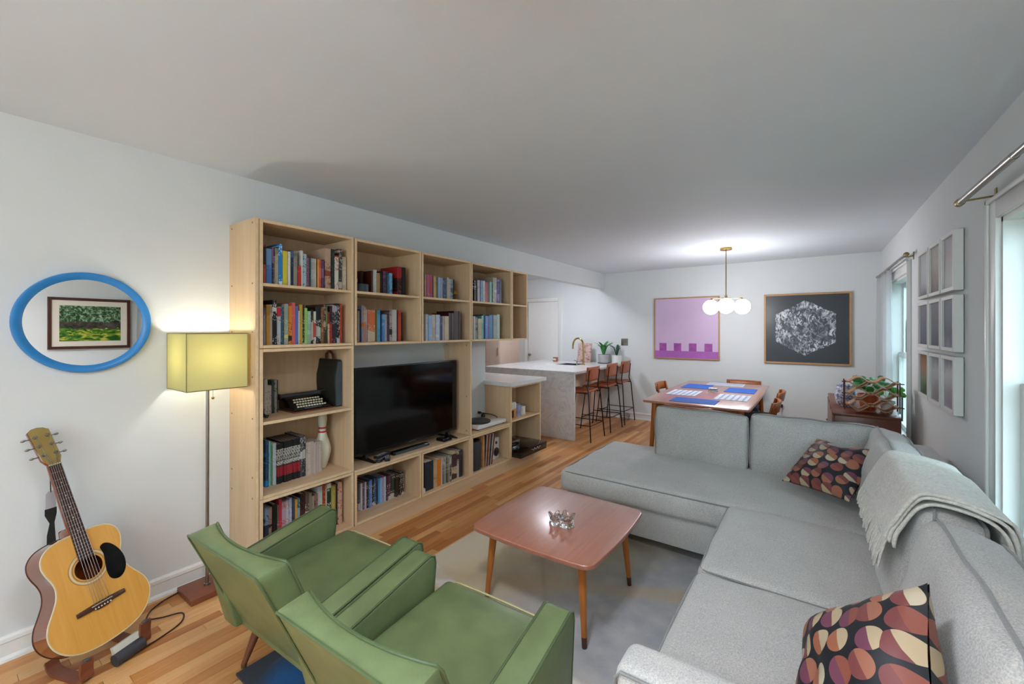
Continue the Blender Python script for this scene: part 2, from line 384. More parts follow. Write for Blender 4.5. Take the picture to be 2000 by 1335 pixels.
def lins(a, b, n): return [a + (b - a) * i / n for i in range(n + 1)]
def samples(h, r, n):            # sample positions -h..h with extra rings in the rounded corners
    k = 4
    c = [h - r + r * math.sin(math.pi / 2 * i / k) for i in range(k + 1)]
    mid = lins(-(h - r), h - r, n)
    return [-x for x in reversed(c)][:-1] + mid + c[1:]
def cushion(hx, hy, hz, r, puff=(0, 0, .02), wr=0.0, seed=0, n=(10, 10, 4), sag=0.0):
    """rounded box with bulging faces and soft wrinkles, centred on the origin"""
    X, Y, Z = samples(hx, r, n[0]), samples(hy, r, n[1]), samples(hz, r, n[2])
    idx = {}; vs = []; fs = []
    def P(x, y, z):
        k = (round(x, 6), round(y, 6), round(z, 6))
        if k in idx: return idx[k]
        q = Vector((max(-hx + r, min(hx - r, x)), max(-hy + r, min(hy - r, y)), max(-hz + r, min(hz - r, z))))
        d = Vector((x, y, z)) - q
        m = max(abs(d.x), abs(d.y), abs(d.z))
        p = q + d.normalized() * m if m > 1e-9 else q
        u, v, w = x / hx, y / hy, z / hz
        p.x += puff[0] * w_(v) * w_(w) * (1 if u > 0 else -1) * min(1, abs(u) ** 2)
        p.y += puff[1] * w_(u) * w_(w) * (1 if v > 0 else -1) * min(1, abs(v) ** 2)
        p.z += puff[2] * w_(u) * w_(v) * (1 if w > 0 else -.4) * min(1, abs(w) ** 2)
        if w > .5: p.z -= sag * w_(u) ** 2 * w_(v) ** 2
        if wr:
            nn = noise.noise(Vector((p.x * 5 + seed, p.y * 5, p.z * 5)))
            n2 = noise.noise(Vector((p.x * 14 + seed * 3, p.y * 14, p.z * 14)))
            p += Vector((u, v, w)).normalized() * wr * (nn + .45 * n2)
        idx[k] = len(vs); vs.append(p); return idx[k]
    def w_(t): return max(0, 1 - t * t)
    for A, B, f in ((X, Y, lambda a, b, s: (a, b, s * hz)), (Y, Z, lambda a, b, s: (s * hx, a, b)), (Z, X, lambda a, b, s: (b, s * hy, a))):
        for s_ in (-1, 1):
            for i in range(len(A) - 1):
                for j in range(len(B) - 1):
                    q = [P(*f(A[i], B[j], s_)), P(*f(A[i + 1], B[j], s_)), P(*f(A[i + 1], B[j + 1], s_)), P(*f(A[i], B[j + 1], s_))]
                    if len(set(q)) >= 3: fs.append(tuple(q if s_ > 0 else q[::-1]))
    return vs, fs
def rrect(hx, hy, r, n=6, bow=0):
    out = []
    for cx, cy, a0 in ((hx - r, hy - r, 0), (-hx + r, hy - r, 90), (-hx + r, -hy + r, 180), (hx - r, -hy + r, 270)):
        for i in range(n + 1):
            a = R(a0 + 90 * i / n); out.append((cx + r * math.cos(a), cy + r * math.sin(a)))
    if bow:
        full = []
        for i, p in enumerate(out):
            q = out[(i + 1) % len(out)]; full.append(p)
            L = math.dist(p, q)
            if L > .2:
                for k in range(1, 10):
                    t = k / 10; x = p[0] + (q[0] - p[0]) * t; y = p[1] + (q[1] - p[1]) * t
                    e = bow * 4 * t * (1 - t)
                    if abs(p[0] - q[0]) > abs(p[1] - q[1]): y += e if y > 0 else -e
                    else: x += e if x > 0 else -e
                    full.append((x, y))
        out = full
    return out
# ------------------------------------------------------------------ structure
KX = -5.4                                   # kitchen side wall
YR = -1.9                                   # wall behind the camera
rnd = random.Random(4)
fl = struct(MB().box(KX - .1, XR + .1, YR - .1, YB + .1, -.08, -.018).build('floor', 'oak_floor_3'))
tag(fl, 'strip oak floor running the length of the room', 'floor')
planks = []; w = .0572; x = KX; meshes = {}
while x < XR:
    y = YR - rnd.random() * .6
    while y < YB:
        L = rnd.choice([.5, .7, .85, 1.0, 1.2])
        y0, y1 = max(y, YR), min(y + L, YB)
        if y1 - y0 > .05: planks.append((x, y0, y1, rnd.randrange(6)))
        y += L
    x += w
def seen(p):
    x, y0, y1, k = p; cy = (y0 + y1) / 2
    if x < XL: return 0
    if y1 < .1: return 0
    s = 1 / (.3 + .5797 * -x + .8148 * max(cy, .1)) * min(1, 1)
    if -2.98 < x < -1.98 and cy < 4.6: return 10 + s
    if -2.9 < x < -1.4 and 3.6 < cy: return 5 + s
    if x < -1.4: return 1 + s
    return s * .1
planks.sort(key=seen, reverse=True)
rest = MB()
for i, (x, y0, y1, k) in enumerate(planks):
    if i < 300:
        key = (round(y1 - y0, 3), k)
        if key not in meshes:
            o = MB().box(.0006, w - .0006, .0006, y1 - y0 - .0006, -.018, 0).build('plank', 'oak_floor_%d' % k, fl, local=True, bevel=.0008, seg=1)
            meshes[key] = o.data
        else:
            o = bpy.data.objects.new('plank', meshes[key]); COL.objects.link(o); o.parent = fl
        o.location = (x, y0, 0)
    else: rest.box(x + .0006, x + w - .0006, y0 + .0006, y1 - .0006, -.018, 0, k)
tag(rest.build('plank_field', ['oak_floor_%d' % i for i in range(6)], fl, weld=False), kind='stuff')

struct(tag(MB().box(KX - .1, XR + .15, YR - .1, YB + .1, H, H + .1).build('ceiling', 'ceiling_paint'), 'flat white painted ceiling over the whole room', 'ceiling'))
struct(tag(MB().box(XL - .11, XL, YR, 3.62, 0, H).build('wall_left', 'wall_paint'), 'long white wall behind the bookcase and mirror', 'wall'))
struct(tag(MB().box(XL - .11, XL, 3.62, YB, 2.18, H).build('wall_left_header', 'wall_paint'), 'white header over the opening to the kitchen', 'wall'))
struct(tag(MB().box(KX - .1, XR + .15, YB, YB + .12, 0, H).build('wall_back', 'wall_paint'), 'far white wall with two framed pictures', 'wall'))
struct(tag(MB().box(KX - .1, KX, 3.4, YB, 0, H).build('wall_kitchen_side', 'wall_paint'), 'white wall at the far side of the kitchen', 'wall'))
struct(tag(MB().box(KX - .1, XL - .11, 3.30, 3.42, 0, H).build('wall_kitchen_near', 'wall_paint'), 'white kitchen wall behind the bookcase', 'wall'))
def holed(name, axis, c0, c1, a0, a1, holes, label):
    """wall slab across [c0,c1] with rectangular window holes (a0,a1,z0,z1)"""
    mb = MB(); cuts = sorted(holes); a = a0
    def bx(p, q, z0, z1):
        if q - p > 1e-4 and z1 - z0 > 1e-4:
            if axis == 'x': mb.box(c0, c1, p, q, z0, z1)
            else: mb.box(p, q, c0, c1, z0, z1)
    for h0, h1, z0, z1 in cuts:
        bx(a, h0, 0, H); bx(h0, h1, 0, z0); bx(h0, h1, z1, H); a = h1
    bx(a, a1, 0, H)
    return struct(tag(mb.build(name, 'wall_paint'), label, 'wall'))
W1 = (5.06, 6.05, .45, 1.98); W2 = (1.75, 2.84, .45, 1.98)
holed('wall_right', 'x', XR, XR + .15, YR, YB, [W2, W1], 'white wall with two windows on the right')
W3 = (-1.6, .3, .3, 2.1)  # unseen rear window, added to let in fill daylight
holed('wall_rear', 'y', YR - .12, YR, XL, XR, [W3], 'white wall behind the camera with an added fill window')
def window(n, hole, label, axis='x'):
    a0, a1, z0, z1 = hole
    c = XR if axis == 'x' else YR
    def bx(mb, d0, d1, p, q, r0, r1, mi=0):        # d measured outward from the wall face
        if axis == 'x': mb.box(c + d0, c + d1, p, q, r0, r1, mi)
        else: mb.box(p, q, c - d1, c - d0, r0, r1, mi)
        return mb
    loc = (c, (a0 + a1) / 2, z0) if axis == 'x' else ((a0 + a1) / 2, c, z0)
    t = thing('window_%d' % n, loc, label, 'window'); t['kind'] = 'structure'
    mb = MB(); cw = .10
    for p, q, r0, r1 in ((a0 - cw, a0, z0 - cw, z1 + cw), (a1, a1 + cw, z0 - cw, z1 + cw), (a0, a1, z1, z1 + cw), (a0, a1, z0 - cw, z0)):
        bx(mb, -.018, .0, p, q, r0, r1)
    bx(mb, -.03, -.018, a0 - cw, a0 - cw + .02, z0 - cw, z1 + cw); bx(mb, -.03, -.018, a1 + cw - .02, a1 + cw, z0 - cw, z1 + cw); bx(mb, -.03, -.018, a0 - cw, a1 + cw, z1 + cw - .02, z1 + cw)
    mb.build('casing', 'trim_white', t, bevel=.003, seg=1)
    bx(MB(), -.05, .02, a0 - cw - .02, a1 + cw + .02, z0 - .02, z0 + .01).build('window_sill', 'trim_white', t, bevel=.004)
    jm = MB()
    for p, q, r0, r1 in ((a0, a0 + .02, z0, z1), (a1 - .02, a1, z0, z1), (a0, a1, z1 - .02, z1), (a0, a1, z0, z0 + .02)): bx(jm, .0, .15, p, q, r0, r1)
    jm.build('jamb', 'trim_white', t)
    zm = (z0 + z1) / 2 + .0
    for lo, hi, d in ((zm - .02, z1 - .02, .085), (z0 + .02, zm + .02, .05)):
        sm = MB(); s = .045
        for p, q, r0, r1 in ((a0 + .02, a0 + .02 + s, lo, hi), (a1 - .02 - s, a1 - .02, lo, hi), (a0 + .02 + s, a1 - .02 - s, hi - s, hi), (a0 + .02 + s, a1 - .02 - s, lo, lo + s)): bx(sm, d, d + .032, p, q, r0, r1)
        sash = sm.build('sash', 'trim_white', t, bevel=.003, seg=1)
        bx(MB(), d + .013, d + .018, a0 + .02 + s, a1 - .02 - s, lo + s, hi - s).build('pane', 'pane_glass', sash)
    return t
window(1, W1, 'tall sash window beside the wooden cabinet, behind the white drape')
window(2, W2, 'tall sash window nearest the camera behind the sofa')
window(3, W3, 'unseen wide window added behind the camera for fill daylight', 'y')
def baseboard(name, p0, p1, nrm, label):
    p0, p1 = Vector(p0), Vector(p1); d = (p1 - p0).normalized(); L = (p1 - p0).length; n = Vector(nrm)
    M = Matrix.Translation(p0) @ Matrix((( d.x, n.x, 0, 0), (d.y, n.y, 0, 0), (0, 0, 1, 0), (0, 0, 0, 1)))
    prof = [(0, 0), (.028, 0), (.026, .012), (.018, .02), (.014, .022), (.014, .078), (.02, .084), (.018, .1), (.01, .109), (0, .109)]
    struct(tag(MB(M).prism(prof, 0, L, 'x').build(name, 'trim_white'), label, 'baseboard'))
baseboard('baseboard_left', (XL, YR, 0), (XL, 1.105, 0), (1, 0, 0), 'moulded white baseboard under the oval mirror')
baseboard('baseboard_back', (-2.85, YB, 0), (XR, YB, 0), (0, -1, 0), 'moulded white baseboard along the far wall')
baseboard('baseboard_right', (XR, YR, 0), (XR, YB, 0), (-1, 0, 0), 'moulded white baseboard below the windows')
# weathered board fence, added to dim the windows, and ground outside
struct(tag(MB().box(XR + .15, 9, -6, 16, -.35, -.3).build('ground_outside', 'lawn', loc=(4, 5, -.3)), 'ground outside the windows', 'ground'))
t = thing('added_fence', (2.6, 7, -.3), 'weathered grey board fence added outside to dim the windows', 'fence')
fb = None
for k in range(62):
    y = 2.2 + .205 * k
    if fb is None: fb = o = MB().box(0, .022, 0, .195, 0, 2.75).build('board', 'fence_grey', t, local=True, bevel=.003, seg=1)
    else: o = fb.copy(); COL.objects.link(o)
    o.location = (rnd.uniform(-.004, .004), y - 7, rnd.uniform(-.02, .02) + .02)
for z in (.3, 1.3, 2.3): MB().box(.022, .07, -4.8, 7.9, z, z + .09).build('rail', 'fence_grey', t, local=True)
for k in range(7): MB().box(.07, .16, -4.7 + 2.0 * k, -4.6 + 2.0 * k, 0, 2.8).build('post', 'fence_grey', t, local=True)
# kitchen door in the far wall
t = thing('door_1', (-4.17, YB, 0), 'plain white door in the far wall behind the kitchen island', 'door'); t['kind'] = 'structure'
MB().box(-4.50, -3.84, YB - .012, YB, .01, 2.0).build('leaf', 'trim_white', t, bevel=.002, seg=1)
mb = MB(); mb.box(-3.835, -3.75, YB - .02, YB, 0, 2.075); mb.box(-4.585, -4.505, YB - .02, YB, 0, 2.075); mb.box(-4.505, -3.835, YB - .02, YB, 2.005, 2.075)
mb.build('casing', 'trim_white', t, bevel=.003, seg=1)
kb = MB(); kb.cyl((-4.44, YB - .012, 1.0), (-4.44, YB - .05, 1.0), .012); kb.sphere((-4.44, YB - .065, 1.0), .026)
kb.build('knob', 'brushed_nickel', t, smooth=True)

# ------------------------------------------------------------------ plywood shelving wall
XF = -2.584; XBK = -2.93; T = .018
EDGE = ['birch_ply', 'ply_edge']; EDGEF = ['birch_ply_flat', 'ply_edge']
def case(y0, y1, z0, z1, label, shelves=(), xf=XF, xb=XBK):
    t = thing('bookcase_unit', ((xf + xb) / 2, (y0 + y1) / 2, z0), label, 'bookcase', 'stacked plywood bookcase units')
    fm = (0, 1, 0, 0, 0, 0)
    for a in (y0, y1 - T): MB().box(xb, xf, a, a + T, z0, z1, fm).build('side_panel', EDGE, t, bevel=.0012, seg=1)
    MB().box(xb, xf, y0 + T, y1 - T, z1 - T, z1, fm).build('top_panel', EDGEF, t, bevel=.0012, seg=1)
    MB().box(xb, xf, y0 + T, y1 - T, z0, z0 + T, fm).build('bottom_panel', EDGEF, t, bevel=.0012, seg=1)
    MB().box(xb, xb + .006, y0 + T, y1 - T, z0 + T, z1 - T).build('back_panel', 'birch_ply', t)
    for zs in shelves: MB().box(xb + .006, xf - .004, y0 + T, y1 - T, zs - T, zs, fm).build('shelf', EDGEF, t, bevel=.0012, seg=1)
    return t
case(1.134, 1.744, .108, .489, 'lowest plywood unit of the tall bookcase, behind the green armchairs')
case(1.134, 1.744, .491, 1.361, 'middle plywood unit of the tall bookcase, holding the typewriter', (.937,))
case(1.134, 1.744, 1.364, 2.112, 'top plywood unit of the tall bookcase, two rows of books', (1.744,))
case(1.752, 2.364, 1.364, 2.108, 'wall-hung plywood unit right of the tall bookcase, above the television', (1.744,))
case(2.370, 2.976, 1.364, 2.106, 'wall-hung plywood unit with the pink spined books', (1.744,))
case(2.982, 3.628, 1.364, 2.104, 'wall-hung plywood unit above the record player', (1.744,))
case(3.634, 3.930, 1.364, 2.102, 'narrow wall-hung plywood unit at the kitchen end', (1.744,))
case(1.752, 2.364, .108, .474, 'low plywood unit under the left end of the television, disc cases inside')
case(2.370, 2.964, .108, .474, 'low plywood unit under the right end of the television, magazines inside')
case(2.988, 3.606, .108, .474, 'low plywood unit under the record player, speakers and records inside')
case(3.612, 4.212, .108, .872, 'waist-high plywood unit under the white counter, board games inside', (.511,))
fm = (0, 1, 0, 0, 0, 0)
t = thing('bookcase_end_panel', (-2.76, 1.122, 0), 'tall plywood panel closing the bookcase side next to the lamp', 'panel')
MB().box(XL, XF - .004, 1.112, 1.131, 0, 2.118, fm).build('panel', EDGE, t, bevel=.0015, seg=1)
for zz in (.5, .62, .96, 1.2, 1.46, 1.74, 2.09):
    for xx in (-2.90, -2.625): MB().cyl((xx, 1.1123, zz), (xx, 1.1105, zz), .0055, n=10).build('screw', 'brass_dull', t)
tag(MB().box(XL, -2.589, 1.134, 4.212, 0, .106).build('bookcase_plinth', 'birch_ply_flat', loc=(-2.75, 2.6, 0)), 'long low plywood plinth under the shelving wall', 'plinth')
tag(MB().box(XBK, XF, 1.752, 2.964, .476, .494, fm).build('media_shelf', EDGEF, loc=(-2.75, 2.36, .476), bevel=.0015, seg=1), 'plywood board carrying the television', 'shelf')
tag(MB().box(XBK, XF, 2.988, 3.606, .476, .494, fm).build('record_shelf', EDGEF, loc=(-2.75, 3.3, .476), bevel=.0015, seg=1), 'plywood board under the record player', 'shelf')
t = thing('divider_panel', (-2.75, 2.976, .108), 'upright plywood panel between television and record player', 'panel')
MB().box(-2.922, XF, 2.966, 2.986, .108, 1.362, fm).build('panel', EDGE, t, bevel=.0015, seg=1)
for zz in (1.33, .85, .53):
    for xx in (-2.89, -2.63): MB().cyl((xx, 2.9662, zz), (xx, 2.9645, zz), .006, n=10).build('screw', 'brass_dull', t)

# ------------------------------------------------------------------ books
ROWS = {
 'A':(1.744,-2.63,[
  (1.177,0.013,0.23,'c0584e','2a2226'),(1.191,0.031,0.21,'4a7ab8','6f97c9'),(1.223,0.008,0.22,'2a2430','8a5a8c'),(1.232,0.008,0.17,'6d6a58','b08aa8'),
  (1.240,0.020,0.22,'a8a08c','7d806c'),(1.262,0.022,0.25,'1f7fc4','cfe4f2'),(1.286,0.026,0.21,'d2c23a','c9b52c'),(1.315,0.015,0.21,'d9d4c8','c8c2b4'),
  (1.331,0.019,0.22,'1d2c46','4b5f80'),(1.351,0.024,0.22,'8d8578','5e6a68'),(1.378,0.020,0.13,'b8302a','d86458'),(1.399,0.012,0.23,'d8d6cc','c8c8c0'),
  (1.413,0.018,0.21,'9fb8c4','3a5068'),(1.431,0.007,0.19,'c9b2c0','a88ca4'),(1.439,0.010,0.19,'a0506c','c890a0'),(1.449,0.013,0.19,'22404a','3a5c60'),
  (1.464,0.026,0.19,'b0b6b6','9fa4a0'),(1.491,0.009,0.19,'dccfb4','d2c2a4'),(1.501,0.005,0.19,'5c3a28','6c4a38'),(1.506,0.012,0.19,'dc8c34','e29a48'),
  (1.519,0.012,0.19,'c8482c','d86848'),(1.533,0.018,0.19,'4c3658','7a5c80'),(1.560,0.041,0.27,'b89880','8c3c24'),(1.604,0.020,0.27,'22302a','3a4c40'),
  (1.625,0.029,0.23,'cfcabc','b0261e'),(1.655,0.025,0.28,'3a3634','b8aca0'),(1.685,0.030,0.23,'cfc6b0','b8ac94'),]),
 'B':(1.372,-2.64,[
  (1.182,0.011,0.23,'9a98a6','6a6878'),(1.194,0.019,0.25,'bd8a2c','a87820'),(1.214,0.016,0.25,'b0a896','8a8478'),(1.232,0.025,0.28,'161214','d8d4cc'),
  (1.258,0.019,0.24,'a8b2b4','b8202c'),(1.278,0.019,0.24,'2c4850','5c7a80'),(1.298,0.024,0.26,'8c9488','c4bc6c'),(1.326,0.022,0.25,'d0822c','3a2818'),
  (1.348,0.017,0.27,'c85a58','d87870'),(1.366,0.020,0.25,'5c72b4','1c6c8c'),(1.388,0.007,0.22,'cfc8b8','bdb4a0'),(1.396,0.016,0.26,'b8963c','a88430'),
  (1.413,0.013,0.26,'22301c','c8c0a8'),(1.427,0.018,0.24,'8cbc5c','a0cc74'),(1.446,0.019,0.22,'a0b8ac','8ca498'),(1.467,0.016,0.23,'282420','b0a494'),
  (1.485,0.015,0.22,'c4c0b4','b04438'),(1.501,0.037,0.25,'1c1c1c','b8c0b8'),(1.540,0.013,0.25,'7c5434','a07850'),(1.554,0.018,0.27,'4c3428','c4a488'),
  (1.573,0.011,0.26,'2c3c34','6c7c4c'),(1.585,0.011,0.22,'c8a878','8c2c2c'),(1.596,0.018,0.26,'a02430','2c1818'),(1.616,0.034,0.27,'2c2a2e','a8a0a8'),
  (1.650,0.023,0.28,'141620','c0c0c4'),(1.674,0.014,0.28,'c04020','a83418'),]),
 'C':(0.937,-2.82,[
  (1.264,0.019,0.22,'b8b4a0','5c584c'),(1.284,0.025,0.18,'b0aca0','a04858'),(1.310,0.015,0.21,'2c342c','3c443c'),(1.326,0.016,0.21,'8c8c80','2c2c28'),
  (1.344,0.006,0.21,'1c1618','2c2428'),]),
 'D':(0.517,-2.72,[
  (1.226,0.017,0.28,'2c4864','2488c0'),(1.244,0.010,0.27,'88bcc8','4c9cb0'),(1.255,0.012,0.26,'5c9c5c','a0c468'),(1.269,0.021,0.25,'c4ccd0','a8b8bc'),
  (1.292,0.014,0.24,'1c1c1e','volume'),(1.307,0.014,0.24,'1c1c1e','volume'),(1.321,0.014,0.25,'1c1c1e','volume'),(1.335,0.014,0.25,'1c1c1e','volume'),
  (1.350,0.014,0.25,'1c1c1e','volume'),(1.365,0.015,0.25,'1c1c1e','volume'),(1.379,0.015,0.25,'1c1c1e','volume'),(1.395,0.015,0.25,'1c1c1e','volume'),
  (1.410,0.015,0.25,'1c1c1e','volume'),(1.425,0.015,0.25,'1c1c1e','volume'),(1.441,0.017,0.26,'4c4c52','c8c8c8'),(1.459,0.017,0.26,'2c2c30','b8b0a8'),
  (1.481,0.012,0.21,'b4a49c','a8988c'),(1.493,0.012,0.21,'c4b4a8','a8988c'),(1.505,0.012,0.21,'c4b4a8','a8988c'),(1.517,0.012,0.21,'b4a49c','a8988c'),
  (1.530,0.012,0.20,'c4b4a8','a8988c'),(1.542,0.012,0.20,'c4b4a8','a8988c'),(1.554,0.012,0.20,'b4a49c','a8988c'),(1.567,0.012,0.20,'c4b4a8','a8988c'),
  (1.579,0.012,0.20,'c4b4a8','a8988c'),]),
 'E':(0.128,-2.67,[
  (1.197,0.023,0.28,'7c9cb8','28384c'),(1.221,0.022,0.27,'a08478','241c18'),(1.245,0.026,0.28,'141212','2c2824'),(1.272,0.007,0.27,'6c6450','b8b0a0'),
  (1.280,0.016,0.30,'b82c3c','d86470'),(1.297,0.023,0.28,'b0909c','9c2830'),(1.321,0.020,0.28,'b8b4bc','d87c3c'),(1.343,0.016,0.29,'b0aec4','8c8ca0'),
  (1.360,0.017,0.28,'2c3040','3c4454'),(1.378,0.014,0.27,'bca43c','c88c34'),(1.394,0.020,0.27,'3c5c54','84a8b4'),(1.417,0.029,0.29,'2c1414','4c2424'),
  (1.447,0.022,0.29,'5c443c','c4b8a8'),(1.471,0.020,0.28,'7c7468','5c544c'),(1.492,0.019,0.25,'a8907c','8c7460'),(1.512,0.017,0.26,'8c6458','2c1c14'),
  (1.532,0.032,0.30,'b8bcb4','ccc8c0'),(1.565,0.022,0.30,'9c3420','c07c28'),(1.588,0.010,0.30,'c0b098','a89478'),(1.599,0.030,0.30,'123424','d8d8c8'),
  (1.631,0.022,0.28,'b0a050','a09040'),(1.653,0.011,0.28,'a89868','988858'),(1.666,0.012,0.28,'2c2018','3c3024'),(1.679,0.026,0.29,'c4a490','b03828'),
  ]),
 'c2a':(1.744,-2.68,[
  (1.956,0.013,0.17,'4a1c10','1c2026'),(1.973,0.028,0.18,'b8bab4','d0d0c8'),(2.004,0.031,0.16,'a88448','987438'),(2.040,0.015,0.16,'201818','3c2c2c'),
  (2.057,0.023,0.18,'3c2438','8c6484'),(2.082,0.020,0.18,'16182c','2c2c44'),(2.103,0.018,0.16,'2c6c8c','5c9cac'),(2.122,0.024,0.17,'6ca4c4','3c6ca0'),
  (2.194,0.046,0.23,'1a1616','bicolour'),(2.243,0.034,0.23,'18120e','241c18'),]),
 'c2b':(1.372,-2.7,[
  (1.860,0.009,0.24,'b8b0a4','98948c'),(1.871,0.011,0.25,'1c2c4c','2c4064'),(1.883,0.021,0.28,'8c9cc0','c47030'),(1.906,0.018,0.27,'d4b890','c88850'),
  (1.925,0.012,0.25,'c0b0c0','a898ac'),(1.938,0.064,0.25,'d8703c','ccc0a0'),(2.003,0.017,0.25,'6c5c14','58480c'),(2.022,0.028,0.25,'4c9cc4','2484b4'),
  (2.052,0.015,0.22,'2c2c34','1c1c24'),(2.068,0.021,0.22,'4c80bc','6c9ccc'),(2.091,0.025,0.22,'b8b8b8','a4a49c'),(2.117,0.020,0.23,'4c2c44','2c1c34'),
  (2.139,0.027,0.26,'b8a49c','2c1c18'),(2.167,0.045,0.26,'ccccc8','b8c4c0'),(2.215,0.010,0.25,'5c1408','6c1c10'),(2.226,0.027,0.26,'c84c2c','b84024'),
  (2.255,0.016,0.24,'1c140c','2c2014'),]),
 'c3a':(1.744,-2.68,[
  (2.498,0.014,0.20,'c8a8ac','d8c8b0'),(2.514,0.031,0.20,'c05c80','d890a8'),(2.548,0.026,0.20,'b83c58','d0708c'),(2.575,0.016,0.20,'4c2c34','6c4c54'),
  (2.594,0.029,0.20,'c8a074','b88c5c'),(2.625,0.018,0.19,'7c7c24','2c3c3c'),(2.643,0.032,0.19,'84a4cc','a8bccc'),(2.677,0.019,0.19,'a49cac','948c9c'),
  (2.698,0.053,0.19,'123450','3c7490'),(2.752,0.023,0.20,'b4a894','a49884'),(2.776,0.028,0.19,'a8a8a8','989490'),(2.805,0.034,0.19,'8c9ca4','4c5c64'),
  (2.839,0.011,0.19,'2c1c18','3c2824'),]),
 'c3b':(1.372,-2.62,[
  (2.448,0.025,0.23,'c4ccd4','a8b4bc'),(2.475,0.038,0.22,'90b0d4','a8c0dc'),(2.515,0.042,0.23,'c8b8a4','b8a894'),(2.561,0.046,0.23,'a4b8cc','c4d0d8'),
  (2.609,0.029,0.22,'34345c','6c6484'),(2.640,0.026,0.22,'b4a8a8','a49898'),(2.668,0.046,0.22,'c4b4a0','b8ac80'),(2.716,0.029,0.25,'3c0c0c','2c1c0c'),
  (2.748,0.031,0.25,'3c3c34','2c2c24'),(2.783,0.062,0.27,'2c1410','3c1c18'),(2.847,0.017,0.27,'140c0c','1c1010'),]),
 'c4a':(1.744,-2.63,[
  (3.080,0.027,0.20,'16181c','b8c4d8'),(3.111,0.009,0.21,'1c1c24','24242c'),(3.121,0.034,0.21,'b4a8b4','7c8494'),(3.156,0.017,0.21,'1c3450','243c58'),
  (3.174,0.030,0.21,'7ca0bc','5c8098'),(3.204,0.030,0.21,'c0b8bc','a8b4bc'),(3.240,0.055,0.20,'a83c40','b8585c'),(3.297,0.015,0.20,'4c6c54','3c5c48'),
  (3.314,0.029,0.21,'84b4ac','a8c8cc'),(3.368,0.063,0.26,'9c9488','b4bccc'),(3.434,0.046,0.25,'2c2c64','74609c'),(3.482,0.026,0.25,'34586c','2c4c5c'),
  ]),
 'c4b':(1.372,-2.65,[
  (3.081,0.029,0.23,'b4b8b0','a0a49c'),(3.113,0.034,0.22,'7c7c84','2c2c34'),(3.150,0.055,0.21,'b8bc94','a8a884'),(3.209,0.030,0.24,'6ca89c','5c988c'),
  (3.241,0.020,0.25,'1c3c5c','14304c'),(3.263,0.037,0.24,'4c80c4','7ca4d4'),(3.303,0.030,0.24,'4c4c70','34345c'),(3.337,0.057,0.25,'1c74a8','1c6894'),
  (3.397,0.061,0.25,'949c98','84908c'),(3.461,0.045,0.26,'a4bcac','b4c8b8'),]),
 'b2':(0.128,-2.735,[
  (1.888,0.016,0.20,'5c5c64','case'),(1.904,0.016,0.20,'c8c8c8','case'),(1.921,0.016,0.20,'5c4c84','case'),(1.938,0.016,0.20,'c4bcbc','case'),
  (1.955,0.016,0.20,'3c2424','case'),(1.972,0.017,0.20,'5c80c8','case'),(1.989,0.017,0.20,'88a8d8','case'),(2.007,0.017,0.20,'1c2034','case'),
  (2.024,0.017,0.20,'3c6c9c','case'),(2.042,0.017,0.20,'2c3448','case'),(2.060,0.017,0.19,'4ca0e0','case'),(2.078,0.017,0.19,'7cc0ec','case'),
  (2.096,0.018,0.19,'c490b0','case'),(2.115,0.018,0.19,'b4c8d8','case'),(2.133,0.018,0.19,'4c1c34','case'),(2.152,0.018,0.19,'6c3048','case'),
  (2.171,0.018,0.19,'2c342c','case'),(2.190,0.018,0.19,'3c4c40','case'),(2.209,0.018,0.18,'1c1818','case'),(2.228,0.019,0.18,'3c2c20','case'),
  (2.248,0.019,0.18,'24160e','case'),(2.268,0.019,0.18,'301c10','case'),(2.288,0.019,0.18,'1a1210','case'),]),
 'b3':(0.128,-2.62,[
  (2.434,0.096,0.24,'1c2834','2c3844'),(2.532,0.040,0.23,'c0a078','a88860'),(2.578,0.042,0.23,'d87820','c86c1c'),(2.623,0.020,0.23,'c4c0c8','b0acb4'),
  (2.644,0.014,0.23,'6c6c5c','b8b4a8'),(2.659,0.014,0.23,'8c8c80','b8b4a8'),(2.674,0.014,0.23,'a09c90','b8b4a8'),(2.688,0.014,0.23,'4c4c3c','b8b4a8'),
  (2.703,0.014,0.23,'7c7c6c','b8b4a8'),(2.718,0.014,0.23,'949084','b8b4a8'),(2.732,0.014,0.23,'3c3c30','b8b4a8'),(2.751,0.072,0.25,'c8b08c','3c2c2c'),
  (2.825,0.026,0.24,'b8b0a4','4c1c24'),(2.854,0.048,0.24,'1c1c2c','3c3850'),]),
}
BASE = {'A': 1.744, 'B': 1.382, 'C': .937, 'D': .509, 'E': .126, 'c2a': 1.744, 'c2b': 1.382, 'c3a': 1.744, 'c3b': 1.382, 'c4a': 1.744, 'c4b': 1.382, 'b2': .126, 'b3': .126}
WHERE = {'A': 'on the top shelf of the tall bookcase', 'B': 'on the second shelf of the tall bookcase', 'C': 'left of the typewriter', 'D': 'on the bowling pin shelf',
         'E': 'on the lowest shelf of the tall bookcase', 'c2a': 'on the upper shelf above the television', 'c2b': 'on the lower shelf above the television',
         'c3a': 'on the shelf with the gold figurine', 'c3b': 'on the shelf below the gold figurine', 'c4a': 'on the upper shelf above the record player',
         'c4b': 'on the lower shelf above the record player', 'b2': 'in the low unit under the television', 'b3': 'in the low unit right of the disc cases'}
ORD = ['first', 'second', 'third', 'fourth', 'fifth', 'sixth', 'seventh', 'eighth', 'ninth', 'tenth', 'eleventh', 'twelfth', 'thirteenth', 'fourteenth', 'fifteenth', 'sixteenth',
       'seventeenth', 'eighteenth', 'nineteenth', 'twentieth', 'twenty-first', 'twenty-second', 'twenty-third', 'twenty-fourth', 'twenty-fifth', 'twenty-sixth', 'twenty-seventh', 'twenty-eighth']
import colorsys
